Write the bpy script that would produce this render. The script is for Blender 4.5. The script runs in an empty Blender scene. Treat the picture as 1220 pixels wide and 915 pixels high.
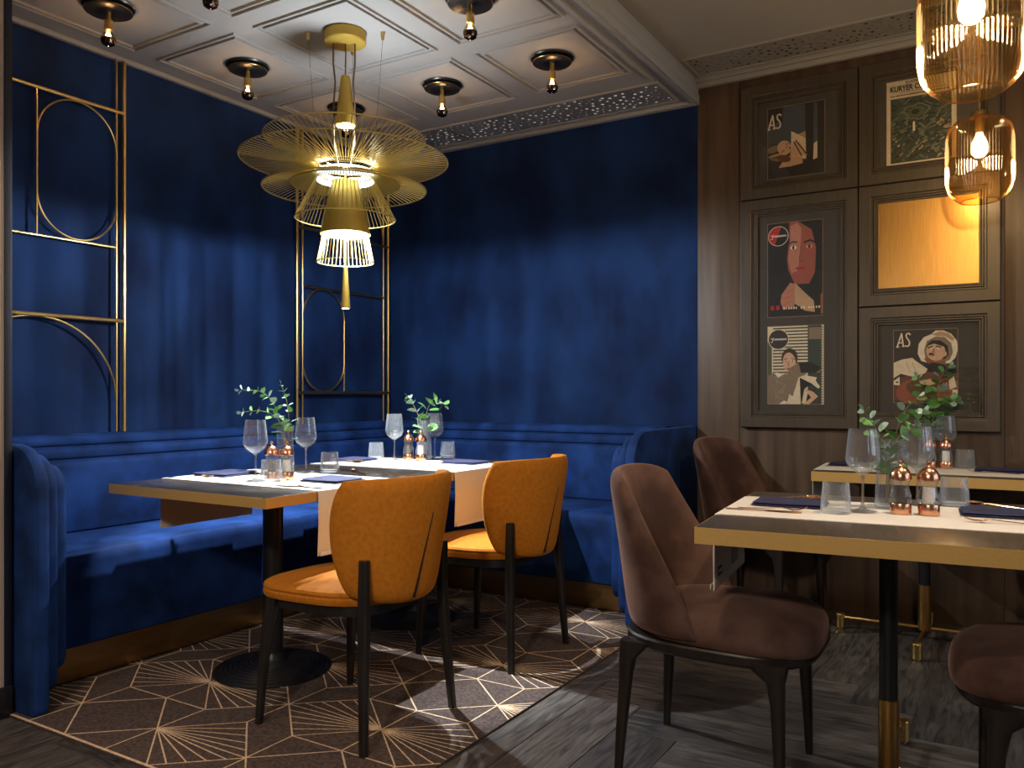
import bpy, bmesh, math, random
from mathutils import Vector, Matrix

random.seed(7)
PI = math.pi
C = bpy.context.scene.collection
sc = bpy.context.scene

# ------------------------------------------------------------------ materials
def _n(nt, t, **kw):
    n = nt.nodes.new(t)
    for k, v in kw.items():
        if k in n.inputs.keys(): n.inputs[k].default_value = v
        else: setattr(n, k, v)
    return n

def newmat(name):
    m = bpy.data.materials.new(name); m.use_nodes = True
    nt = m.node_tree
    b = nt.nodes.get('Principled BSDF')
    return m, nt, b

def c4(c): return (c[0], c[1], c[2], 1)

def noise_mix(nt, a, b, scale=10, stretch=(1, 1, 1), detail=4, lo=.35, hi=.65, coord='Object'):
    tc = _n(nt, 'ShaderNodeTexCoord'); mp = _n(nt, 'ShaderNodeMapping')
    mp.inputs['Scale'].default_value = stretch
    nz = _n(nt, 'ShaderNodeTexNoise'); nz.inputs['Scale'].default_value = scale; nz.inputs['Detail'].default_value = detail
    rp = _n(nt, 'ShaderNodeMapRange'); rp.inputs[1].default_value = lo; rp.inputs[2].default_value = hi
    mx = _n(nt, 'ShaderNodeMix', data_type='RGBA')
    nt.links.new(tc.outputs[coord], mp.inputs[0]); nt.links.new(mp.outputs[0], nz.inputs['Vector'])
    nt.links.new(nz.outputs[0], rp.inputs[0]); nt.links.new(rp.outputs[0], mx.inputs[0])
    mx.inputs[6].default_value = c4(a); mx.inputs[7].default_value = c4(b)
    return mx.outputs[2], nz.outputs[0]

def bump(nt, b, src, strength=.2, dist=.002):
    bp = _n(nt, 'ShaderNodeBump'); bp.inputs['Strength'].default_value = strength; bp.inputs['Distance'].default_value = dist
    nt.links.new(src, bp.inputs['Height']); nt.links.new(bp.outputs[0], b.inputs['Normal'])

def plain(name, col, rough=.5, metal=0, var=.12, scale=30, stretch=(1, 1, 1), coat=0, bumpy=0):
    m, nt, b = newmat(name)
    a = [c * (1 - var) for c in col]; d = [min(1, c * (1 + var)) for c in col]
    o, nz = noise_mix(nt, a, d, scale, stretch)
    nt.links.new(o, b.inputs['Base Color'])
    b.inputs['Roughness'].default_value = rough; b.inputs['Metallic'].default_value = metal
    b.inputs['Coat Weight'].default_value = coat
    if bumpy: bump(nt, b, nz, bumpy)
    return m

def velvet(name, lo, hi, sheen, scale=5, stretch=(1, 1, 1), sheen_w=.6, rough=.8):
    m, nt, b = newmat(name)
    o, nz = noise_mix(nt, lo, hi, scale, stretch, detail=9, lo=.36, hi=.64)
    nt.links.new(o, b.inputs['Base Color'])
    b.inputs['Roughness'].default_value = rough
    b.inputs['Sheen Weight'].default_value = sheen_w
    b.inputs['Sheen Roughness'].default_value = .4
    b.inputs['Sheen Tint'].default_value = c4(sheen)
    b.inputs['Specular IOR Level'].default_value = .2
    tc = _n(nt, 'ShaderNodeTexCoord'); n2 = _n(nt, 'ShaderNodeTexNoise'); n2.inputs['Scale'].default_value = 350
    nt.links.new(tc.outputs['Object'], n2.inputs['Vector']); bump(nt, b, n2.outputs[0], .35, .001)
    return m

def emit(name, col, s):
    m, nt, b = newmat(name)
    b.inputs['Base Color'].default_value = c4(col)
    b.inputs['Emission Color'].default_value = c4(col); b.inputs['Emission Strength'].default_value = s
    tc = _n(nt, 'ShaderNodeTexCoord')
    return m

def thin_glass(name, face, edge, gloss=.6, rough=.03, fac0=.06, power=2.5, refr=None, rfac=0, haze=0):
    m = bpy.data.materials.new(name); m.use_nodes = True; nt = m.node_tree
    for n in list(nt.nodes): nt.nodes.remove(n)
    out = _n(nt, 'ShaderNodeOutputMaterial'); tr = _n(nt, 'ShaderNodeBsdfTransparent'); gl = _n(nt, 'ShaderNodeBsdfGlossy')
    gl.inputs['Roughness'].default_value = rough
    lw = _n(nt, 'ShaderNodeLayerWeight'); lw.inputs['Blend'].default_value = .5
    pw = _n(nt, 'ShaderNodeMath', operation='POWER'); pw.inputs[1].default_value = power
    nt.links.new(lw.outputs['Facing'], pw.inputs[0])
    mx = _n(nt, 'ShaderNodeMix', data_type='RGBA'); mx.inputs[6].default_value = c4(face); mx.inputs[7].default_value = c4(edge)
    nt.links.new(pw.outputs[0], mx.inputs[0]); nt.links.new(mx.outputs[2], tr.inputs[0])
    mr = _n(nt, 'ShaderNodeMapRange'); mr.inputs[3].default_value = fac0; mr.inputs[4].default_value = gloss
    nt.links.new(pw.outputs[0], mr.inputs[0])
    ms = _n(nt, 'ShaderNodeMixShader')
    nt.links.new(mr.outputs[0], ms.inputs[0]); nt.links.new(tr.outputs[0], ms.inputs[1]); nt.links.new(gl.outputs[0], ms.inputs[2])
    last = ms
    if refr:
        rf = _n(nt, 'ShaderNodeBsdfGlass'); rf.inputs['Color'].default_value = c4(refr); rf.inputs['Roughness'].default_value = rough; rf.inputs['IOR'].default_value = 1.46
        m2 = _n(nt, 'ShaderNodeMixShader'); m2.inputs[0].default_value = rfac
        nt.links.new(ms.outputs[0], m2.inputs[1]); nt.links.new(rf.outputs[0], m2.inputs[2]); last = m2
    if haze:
        df = _n(nt, 'ShaderNodeBsdfDiffuse'); df.inputs[0].default_value = (.9, .94, .97, 1)  # white diffuse share stands in for light scattered inside the glass
        hz = _n(nt, 'ShaderNodeMapRange'); hz.inputs[3].default_value = haze * .12; hz.inputs[4].default_value = haze; nt.links.new(pw.outputs[0], hz.inputs[0])
        m3 = _n(nt, 'ShaderNodeMixShader'); nt.links.new(hz.outputs[0], m3.inputs[0])
        nt.links.new(last.outputs[0], m3.inputs[1]); nt.links.new(df.outputs[0], m3.inputs[2]); last = m3
    nt.links.new(last.outputs[0], out.inputs[0])
    return m

def wood_planks(name):
    m, nt, b = newmat(name)
    tc = _n(nt, 'ShaderNodeTexCoord'); mp = _n(nt, 'ShaderNodeMapping'); mp.inputs['Scale'].default_value = (2.2, 17, 1)
    n1 = _n(nt, 'ShaderNodeTexNoise'); n1.inputs['Scale'].default_value = 2.2; n1.inputs['Detail'].default_value = 8; n1.inputs['Distortion'].default_value = 1.6
    at = _n(nt, 'ShaderNodeAttribute', attribute_name='tone')
    nt.links.new(tc.outputs['UV'], mp.inputs[0]); nt.links.new(mp.outputs[0], n1.inputs['Vector'])
    rp = _n(nt, 'ShaderNodeValToRGB')
    rp.color_ramp.elements[0].position = .3; rp.color_ramp.elements[0].color = (.022, .0185, .0165, 1)
    rp.color_ramp.elements[1].position = .7; rp.color_ramp.elements[1].color = (.115, .098, .086, 1)
    nt.links.new(n1.outputs[0], rp.inputs[0])
    mx = _n(nt, 'ShaderNodeMix', data_type='RGBA', blend_type='MULTIPLY'); mx.inputs[0].default_value = 1
    nt.links.new(rp.outputs[0], mx.inputs[6]); nt.links.new(at.outputs['Color'], mx.inputs[7])
    nt.links.new(mx.outputs[2], b.inputs['Base Color'])
    b.inputs['Roughness'].default_value = .42
    bump(nt, b, n1.outputs[0], .5, .003)
    return m

def wood_wall(name, lo, hi, rough=.5, sc_=2.0, st=(9, 9, .55)):
    m, nt, b = newmat(name)
    o, nz = noise_mix(nt, lo, hi, sc_, st, detail=8, lo=.3, hi=.7)
    nt.links.new(o, b.inputs['Base Color']); b.inputs['Roughness'].default_value = rough
    bump(nt, b, nz, .15, .002)
    return m

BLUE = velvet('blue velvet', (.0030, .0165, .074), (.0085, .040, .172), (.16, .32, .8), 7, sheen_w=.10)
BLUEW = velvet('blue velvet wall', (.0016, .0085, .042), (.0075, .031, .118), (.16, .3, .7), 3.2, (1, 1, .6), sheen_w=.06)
MUST = velvet('mustard velvet', (.40, .130, .007), (.48, .162, .011), (1, .55, .12), 70, sheen_w=.25)
BROWN = velvet('brown velvet', (.050, .024, .018), (.125, .066, .048), (.8, .5, .4), 7, sheen_w=.3)
BLACKW = plain('black stained wood', (.012, .010, .009), .35, 0, .3, 8, (6, 6, .7))
DARKW = plain('dark brown wood', (.012, .0075, .0055), .38, 0, .3, 8, (6, 6, .7))
BRASS = plain('brass', (.72, .47, .17), .28, 1, .06, 20)
BRASSB = plain('brushed brass', (.52, .295, .095), .36, 1, .1, 8, (30, 30, 1))
PLINTH = plain('bronze plinth', (.40, .25, .10), .34, 1, .12, 4, (1, 1, 6))
GOLDEDGE = plain('gold table edge', (.66, .41, .13), .45, .55, .1, 30, (6, 6, 60))
BLACKM = plain('black metal', (.010, .010, .011), .35, .0, .2, 20)
IRON = plain('black cast iron', (.014, .014, .015), .4, .3, .2, 20)
TOPR = plain('bronze table top', (.095, .072, .052), .28, .35, .2, 6, (14, 2, 1))
TOP = plain('dark table top', (.036, .030, .026), .22, 0, .25, 6, (2, 14, 1))
CREAM = plain('cream linen', (.72, .64, .54), .85, 0, .05, 200, bumpy=.2)
GREYTR = plain('grey linen band', (.33, .32, .33), .85, 0, .05, 200, bumpy=.2)
TAGM = plain('teal tag', (.015, .05, .06), .6)
NAVY = plain('navy napkin', (.014, .016, .058), .85, 0, .15, 120, bumpy=.2)
COPPER = plain('copper', (.80, .40, .24), .24, 1, .08, 10, (40, 40, 1))
ROSE = plain('rose gold cutlery', (.82, .47, .30), .22, 1, .05, 20)
GLASS = thin_glass('clear glass', (.990, .993, .995), (.84, .88, .91), .85, .05, .045, 2.6, haze=.22)
GLASSK = thin_glass('thick clear glass', (.985, .99, .992), (.75, .80, .84), .9, .03, .06, 1.6, (1, 1, 1), .35, .15)
GLASSR = thin_glass('ribbed clear glass', (.988, .991, .994), (.86, .90, .93), .75, .08, .05, 1.7, haze=.34)
AMBER = thin_glass('amber ribbed glass', (1.0, .86, .56), (.78, .44, .10), .40, .07, .05, 1.5, (1, .80, .45), .13)
GLASSB = thin_glass('amber tinted bulb glass', (1, .84, .58), (.75, .42, .14), .6, .05, .06, 1.5)
PANE = thin_glass('picture glass', (.97, .97, .96), (.9, .9, .9), .9, .01, .05, 3)
PEPPER = plain('peppercorns', (.045, .028, .018), .6, 0, .9, 300)
SALT = plain('salt crystals', (.72, .68, .62), .6, 0, .2, 300)
LEAF = plain('eucalyptus leaf', (.13, .30, .075), .5, 0, .35, 25)
LEAF2 = plain('pale eucalyptus leaf', (.25, .36, .27), .5, 0, .25, 25)
STEM = plain('stem', (.16, .13, .05), .6)
CEIL = plain('ceiling paint', (.31, .30, .295), .7, 0, .03, 3)
CEIL2 = plain('ceiling paint far', (.32, .29, .25), .6, 0, .03, 3)
PERF = plain('perforated panel', (.17, .17, .18), .7)
PERF2 = plain('perforated panel beige', (.23, .20, .165), .7)
HOLEL = emit('glowing perforation dots', (.8, .8, .74), .38)  # weak emission stands in for light showing through the perforations
HOLED = plain('dark perforation holes', (.01, .009, .008), .8)
BEIGE = plain('beige wall paint', (.42, .33, .26), .7, 0, .06, 3)
SKIRT = plain('dark skirting', (.012, .010, .009), .5)
NAVYT = plain('dark blue trim', (.004, .006, .02), .6)
BRONZE = plain('bronze painted wood', (.070, .052, .035), .38, .25, .12, 4, (12, 12, 1))
MOUNT = plain('mount board', (.055, .045, .036), .6, 0, .1, 4, (12, 12, 1))
GAP = plain('shadow gap', (.006, .005, .004), .8)
WWALL = wood_wall('dark stained wood wall', (.048, .027, .016), (.125, .076, .045))
FLOORM = wood_planks('dark oak planks')
CARPET = plain('brown carpet', (.062, .040, .033), .95, 0, .45, 90, bumpy=.5)
CLINE = plain('tan carpet line', (.60, .42, .27), .95, 0, .2, 90)
GOLDP = plain('gold lacquer', (.46, .31, .055), .48, .6, .06, 10)
GOLDW = plain('gold wire', (.66, .50, .16), .36, .6, .05, 10)
CORD = plain('brown cord', (.10, .06, .03), .6)
MIRRORB = plain('dark mirrored bulb cap', (.16, .10, .07), .12, 1, .1, 10)
LED = emit('cool led', (.85, .95, 1.0), 14)
LEDS = emit('cool led soft', (.86, .95, 1.0), 1.6)
FIL = emit('warm filament', (1, .66, .30), 40)
WARMB = emit('warm bulb', (1, .84, .64), 5)
SKYW = emit('daylight window', (.62, .78, 1.0), 4.5)

# ------------------------------------------------------------------ mesh builder
class MB:
    def __init__(s): s.v = []; s.f = []; s.m = []
    def add(s, vs, fs, mi=0, M=None):
        o = len(s.v)
        if M is None: s.v += [tuple(p) for p in vs]
        else: s.v += [tuple(M @ Vector(p)) for p in vs]
        for q in fs: s.f.append([i + o for i in q]); s.m.append(mi)
        return s
    def box(s, c, d, bev=0, seg=2, mi=0, M=None):
        bm = bmesh.new(); bmesh.ops.create_cube(bm, size=1)
        for v in bm.verts: v.co = Vector((v.co.x * d[0] + c[0], v.co.y * d[1] + c[1], v.co.z * d[2] + c[2]))
        if bev: bmesh.ops.bevel(bm, geom=list(bm.edges), offset=bev, segments=seg, profile=.5, affect='EDGES')
        bm.verts.index_update()
        s.add([v.co.copy() for v in bm.verts], [[v.index for v in f.verts] for f in bm.faces], mi, M); bm.free(); return s
    def bx(s, x0, x1, y0, y1, z0, z1, bev=0, mi=0, M=None):
        return s.box(((x0 + x1) / 2, (y0 + y1) / 2, (z0 + z1) / 2), (x1 - x0, y1 - y0, z1 - z0), bev, 2, mi, M)
    def loft(s, rings, cap0=True, cap1=True, mi=0, M=None, closed=True):
        n = len(rings[0]); vs = [p for r in rings for p in r]; fs = []
        for i in range(len(rings) - 1):
            for j in range(n if closed else n - 1):
                k = (j + 1) % n
                fs.append((i * n + j, i * n + k, (i + 1) * n + k, (i + 1) * n + j))
        if cap0: fs.append(tuple(range(n - 1, -1, -1)))
        if cap1: fs.append(tuple((len(rings) - 1) * n + j for j in range(n)))
        return s.add(vs, fs, mi, M)
    def lathe(s, prof, n=32, c=(0, 0, 0), mi=0, M=None, rib=0, ribn=0, cap0=False, cap1=False):
        rings = []
        for e in prof:
            r, z = e[0], e[1]; a = e[2] if len(e) > 2 else rib
            ring = []
            for j in range(n):
                t = 2 * PI * j / n
                rr = r + (a * math.cos(ribn * t) if ribn else 0)
                ring.append((c[0] + rr * math.cos(t), c[1] + rr * math.sin(t), c[2] + z))
            rings.append(ring)
        return s.loft(rings, cap0, cap1, mi, M)
    def tube(s, pts, r, n=8, mi=0, M=None, cap=True, closed=False):
        P = [Vector(p) for p in pts]; R = r if isinstance(r, (list, tuple)) else [r] * len(P)
        T = []
        for i in range(len(P)):
            if closed: t = P[(i + 1) % len(P)] - P[i - 1]
            else: t = P[min(i + 1, len(P) - 1)] - P[max(i - 1, 0)]
            T.append(t.normalized())
        u = T[0].orthogonal().normalized(); rings = []
        for i in range(len(P)):
            u = (u - T[i] * u.dot(T[i])).normalized(); w = T[i].cross(u)
            rings.append([P[i] + (u * math.cos(2 * PI * j / n) + w * math.sin(2 * PI * j / n)) * R[i] for j in range(n)])
        if closed:
            rings.append(rings[0]); return s.loft(rings, False, False, mi, M)
        return s.loft(rings, cap, cap, mi, M)
    def prism(s, poly, h0, h1, axis='z', bev=0, mi=0, M=None):
        def mk(p, h):
            return {'z': (p[0], p[1], h), 'y': (p[0], h, p[1]), 'x': (h, p[0], p[1])}[axis]
        n = len(poly)
        if bev:
            cx = sum(p[0] for p in poly) / n; cy = sum(p[1] for p in poly) / n
            def ins(p, d):
                L = math.hypot(p[0] - cx, p[1] - cy); k = max(0, 1 - d / L); return (cx + (p[0] - cx) * k, cy + (p[1] - cy) * k)
            sg = 1 if h1 > h0 else -1
            st = [(bev, 0), (bev * .3, bev * .3), (0, bev)]
            rings = [[mk(ins(p, d), h0 + sg * e) for p in poly] for d, e in st] + [[mk(ins(p, d), h1 - sg * e) for p in poly] for d, e in st[::-1]]
        else: rings = [[mk(p, h0) for p in poly], [mk(p, h1) for p in poly]]
        return s.loft(rings, True, True, mi, M)
    def pillow(s, f, nu=20, nv=20, th=.05, k=.3, p=8, mi=0, M=None):
        def pt(a, b):
            u = a * math.sqrt(max(0, 1 - k * b * b / 2)); v = b * math.sqrt(max(0, 1 - k * a * a / 2))
            return Vector(f(u, v))
        us = [math.sin(PI / 2 * (2 * i / nu - 1)) for i in range(nu + 1)]
        vs_ = [math.sin(PI / 2 * (2 * i / nv - 1)) for i in range(nv + 1)]
        top = []; bot = []; e = .01
        for b in vs_:
            for a in us:
                q = pt(a, b)
                du = pt(min(1, a + e), b) - pt(max(-1, a - e), b); dv = pt(a, min(1, b + e)) - pt(a, max(-1, b - e))
                n = du.cross(dv); n = n.normalized() if n.length > 1e-9 else Vector((0, 0, 1))
                t = th(a, b) if callable(th) else th
                h = t / 2 * math.sqrt(max(0, (1 - abs(a) ** p) * (1 - abs(b) ** p)))
                top.append(q + n * h); bot.append(q - n * h)
        W = nu + 1; N = len(top); fs = []
        idx = lambda i, j, sd: (j * W + i) + (N if sd and not (i in (0, nu) or j in (0, nv)) else 0)
        for j in range(nv):
            for i in range(nu):
                fs.append((idx(i, j, 0), idx(i + 1, j, 0), idx(i + 1, j + 1, 0), idx(i, j + 1, 0)))
                fs.append((idx(i, j + 1, 1), idx(i + 1, j + 1, 1), idx(i + 1, j, 1), idx(i, j, 1)))
        return s.add(top + bot, fs, mi, M)
    def build(s, name, mats, parent=None, ang=35, sub=0):
        me = bpy.data.meshes.new(name)
        off = Vector((0, 0, 0))
        me.from_pydata([Vector(p) - off for p in s.v], [], s.f)
        bm = bmesh.new(); bm.from_mesh(me)
        used = [v for v in bm.verts if not v.link_faces]
        bmesh.ops.delete(bm, geom=used, context='VERTS')
        bmesh.ops.recalc_face_normals(bm, faces=list(bm.faces)); bm.to_mesh(me); bm.free()
        for m in (mats if isinstance(mats, (list, tuple)) else [mats]): me.materials.append(m)
        if isinstance(mats, (list, tuple)):
            me.polygons.foreach_set('material_index', s.m[:len(me.polygons)])
        me.polygons.foreach_set('use_smooth', [True] * len(me.polygons))
        me.set_sharp_from_angle(angle=math.radians(ang))
        o = bpy.data.objects.new(name, me); C.objects.link(o)
        if parent: o.parent = parent
        return o

def tag(o, label=None, cat=None, group=None, kind=None):
    if label: o['label'] = label
    if cat: o['category'] = cat
    if group: o['group'] = group
    if kind: o['kind'] = kind
    return o

def thing(name, label, cat, loc=(0, 0, 0), rz=0, group=None):
    o = bpy.data.objects.new(name, None); C.objects.link(o); o.empty_display_size = .05
    o.location = loc; o.rotation_euler = (0, 0, rz)
    return tag(o, label, cat, group)

def struct(name, mb, mat, ang=35):
    o = mb.build(name, mat, None, ang); o['kind'] = 'structure'; return o

def copy_tree(o, parent=None):
    c = o.copy(); C.objects.link(c)
    if parent: c.parent = parent
    for ch in list(o.children): copy_tree(ch, c)
    return c

def dup(src, loc, rz, label, group=None):
    c = copy_tree(src); c.location = loc; c.rotation_euler = (0, 0, rz); c['label'] = label
    if group: c['group'] = group
    return c

def arc(cx, cy, r, a0, a1, n=24):
    return [(cx + r * math.cos(a0 + (a1 - a0) * i / n), cy + r * math.sin(a0 + (a1 - a0) * i / n)) for i in range(n + 1)]

# ------------------------------------------------------------------ camera
cam = bpy.data.cameras.new('camera'); co = bpy.data.objects.new('camera', cam); C.objects.link(co)
co.location = (3.64, -4.375, 1.086); co.rotation_euler = (PI / 2, 0, math.radians(31.35))
cam.sensor_width = 36; cam.lens = 36 * 980 / 1220; cam.shift_y = 12.5 / 1220; cam.clip_start = .05
sc.camera = co

# ------------------------------------------------------------------ room shell
ZC, ZR = 2.689, 2.80
BX = 2.164          # where the blue alcove ends
X1, Y1 = 5.9, -7.6  # far sides of the room, behind the camera

# floor: herringbone planks in one mesh
def build_floor():
    W, L = .205, 6; ox, oy = 3.355, -1.495
    mb = MB(); tones = []; uvs = []
    base = MB().bx(-.2, X1 + .2, Y1 - .2, .2, -.06, -.003)
    mb.v += base.v; mb.f += base.f; mb.m += [1] * len(base.f); tones += [(.3, .3, .3, 1)] * len(base.f)
    uvs += [[(0, 0)] * 4] * len(base.f)
    g = .0011; rnd = random.Random(3)
    def plank(x0, x1, y0, y1, along):
        a0, a1, b0, b1 = max(x0, -.05), min(x1, X1), max(y0, Y1), min(y1, .05)
        if a1 - a0 < .01 or b1 - b0 < .01: return
        t = rnd.uniform(.62, 1.3); w = rnd.uniform(-.05, .05)
        u0 = rnd.uniform(0, 50); v0 = rnd.uniform(0, 50); bz = .0012
        P = [(a0 + g, b0 + g, -.0012), (a1 - g, b0 + g, -.0012), (a1 - g, b1 - g, -.0012), (a0 + g, b1 - g, -.0012)]
        Q = [(a0 + g + bz, b0 + g + bz, 0), (a1 - g - bz, b0 + g + bz, 0), (a1 - g - bz, b1 - g - bz, 0), (a0 + g + bz, b1 - g - bz, 0)]
        o = len(mb.v); mb.v += P + Q
        for q in ((4, 5, 6, 7), (0, 1, 5, 4), (1, 2, 6, 5), (2, 3, 7, 6), (3, 0, 4, 7)):
            mb.f.append([o + i for i in q]); mb.m.append(0); tones.append((t * (1 + w), t, t * (1 - w), 1))
            uv = []
            for i in q:
                p = (P + Q)[i]
                uv.append((p[0] + u0, p[1] + v0) if along == 'x' else (p[1] + u0, p[0] + v0))
            uvs.append(uv)
    for j in range(-50, 40):
        for m in range(-6, 7):
            k = j; dx = m * 2 * L
            plank(ox + (-k - L + dx) * W, ox + (-k + dx) * W, oy + k * W, oy + (k + 1) * W, 'x')
            plank(ox + (-k - 1 + dx) * W, ox + (-k + dx) * W, oy + (k + 1) * W, oy + (k + 1 + L) * W, 'y')
    me = bpy.data.meshes.new('floor'); me.from_pydata(mb.v, [], mb.f)
    me.materials.append(FLOORM); me.materials.append(GAPM)
    me.polygons.foreach_set('material_index', mb.m)
    at = me.attributes.new('tone', 'FLOAT_COLOR', 'FACE')
    at.data.foreach_set('color', [c for t in tones for c in t])
    ul = me.uv_layers.new(name='UVMap')
    ul.data.foreach_set('uv', [c for f in uvs for p in f for c in p])
    me.update()
    o = bpy.data.objects.new('floor', me); C.objects.link(o); o['kind'] = 'structure'
GAPM = plain('pale plank joint', (.11, .095, .075), .8)
build_floor()

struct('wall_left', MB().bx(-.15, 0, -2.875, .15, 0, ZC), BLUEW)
struct('wall_return', MB().bx(-.15, .594, -2.99, -2.877, 0, ZC), NAVYT)
struct('wall_side', MB().bx(.595, .744, Y1, -2.992, 0, 2.9).bx(.595, .744, -2.992, -2.8775, 0, 2.9), BEIGE)
struct('trim_1', MB().bx(.7445, .7475, -2.903, -2.8775, 0, ZC, .0008), NAVYT)
struct('baseboard_left', MB().bx(.745, .759, Y1, -2.880, 0, .105, .003), SKIRT)
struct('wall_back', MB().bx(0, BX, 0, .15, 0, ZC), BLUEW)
wp = MB()
xs = [BX, 2.395, 3.607, 3.86, 4.46, 5.06, 5.5, X1]
for a, b in zip(xs, xs[1:]): wp.bx(a + .0008, b - .0008, 0, .15, 0, 2.9, .0015)
struct('wall_panelling', wp, WWALL)
struct('wall_right', MB().bx(X1, X1 + .15, Y1, -3.2, 0, 2.9).bx(X1, X1 + .15, -1.0, .15, 0, 2.9).bx(X1, X1 + .15, -3.2, -1.0, 0, .8).bx(X1, X1 + .15, -3.2, -1.0, 2.45, 2.9), BEIGE)
struct('wall_front', MB().bx(.595, X1 + .15, Y1 - .15, Y1, 0, 2.9), BEIGE)
wn = MB()
for y in (-2.90, -2.10, -1.30): wn.bx(X1 + .10, X1 + .12, y - .19, y + .19, .85, 2.40)
w1 = struct('window_1', wn, SKYW)
wf = MB()
for y0_, y1_ in ((-3.2, -3.09), (-2.71, -2.29), (-1.91, -1.49), (-1.11, -1.0)): wf.bx(X1 + .02, X1 + .14, y0_, y1_, .8, 2.45, .004)
for z in (.8, 2.42): wf.bx(X1 + .03, X1 + .13, -3.2, -1.0, z, z + .05, .004)
wf.build('window_frame', BLACKW, w1)

# ceiling over the alcove: coffers, perforated strip, edge beam
cm = MB()
cm.bx(-.15, BX, -4.2, .15, ZC, ZC + .25)
PX, PY = [.42, 1.087, 1.752], [-.882, -1.60, -2.32, -3.04]
def rect_ring(mb, x0, x1, y0, y1, w, z0, z1, mi=0):
    mb.bx(x0, x1, y0, y0 + w, z0, z1, 0, mi); mb.bx(x0, x1, y1 - w, y1, z0, z1, 0, mi)
    mb.bx(x0, x0 + w, y0 + w, y1 - w, z0, z1, 0, mi); mb.bx(x1 - w, x1, y0 + w, y1 - w, z0, z1, 0, mi)
for px in PX:
    for py in PY:
        for ins in (0, .030):
            rect_ring(cm, px - .272 + ins, px + .272 - ins, py - .305 + ins, py + .305 - ins, .008, ZC - .010, ZC)
for a in (.018, .0):  # wall cornice steps
    pass
cm.bx(0, .03, -2.875, 0, ZC - .022, ZC, .004); cm.bx(0, BX, -.045, 0, ZC - .022, ZC, .004)
rect_ring(cm, .10, 2.09, -.395, -.085, .012, ZC - .009, ZC)
cm.bx(BX - .10, BX - .085, -4.2, -.43, ZC - .012, ZC); cm.bx(BX - .03, BX, -4.2, 0, ZC - .02, ZC, .003)
cm.bx(BX - .0, BX + .012, -4.2, 0, ZC - .02, ZC + .035, .003); cm.bx(BX, BX + .006, -4.2, 0, ZC + .04, ZR, .001)
ceil = struct('ceiling', cm, CEIL)
def perf(name, x0, x1, y0, y1, z, joints, panel, dot, seed, n, lab):
    rnd = random.Random(seed); mb = MB().bx(x0, x1, y0, y1, z - .004, z)
    for j in joints: mb.bx(j - .004, j + .004, y0, y1, z - .007, z - .004, 0, 0)
    pts = []
    t = 0
    while len(pts) < n and t < 20000:
        t += 1; p = (rnd.uniform(x0 + .02, x1 - .02), rnd.uniform(y0 + .02, y1 - .02))
        if all((p[0] - q[0]) ** 2 + (p[1] - q[1]) ** 2 > .032 ** 2 for q in pts): pts.append(p)
    for p in pts:
        r = rnd.choice((.003, .0045, .007, .009)); ro = []
        mb.add([(p[0] + r * math.cos(2 * PI * i / 8), p[1] + r * math.sin(2 * PI * i / 8), z - .0046) for i in range(8)], [tuple(range(8))], 1)
    o = mb.build(name, [panel, dot]); o['kind'] = 'structure'
perf('trim_2', .112, 2.078, -.383, -.097, ZC - .0005, (.74, 1.40), PERF, HOLEL, 5, 260, '')
rc = MB().bx(BX, X1 + .15, -4.2, .15, ZR, ZR + .2).bx(.6, X1 + .15, Y1 - .15, -4.2, ZR, ZR + .2)
rect_ring(rc, BX + .03, 5.6, -.33, -.075, .01, ZR - .008, ZR)
rc.bx(BX + .006, X1, -.035, 0, ZR - .048, ZR, .006); rc.bx(BX + .006, X1, -.060, -.035, ZR - .026, ZR, .006)
struct('ceiling_main', rc, CEIL2)
perf('trim_3', BX + .042, 5.588, -.318, -.087, ZR - .0005, (2.62, 3.4, 4.2), PERF2, HOLED, 9, 480, '')

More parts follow.
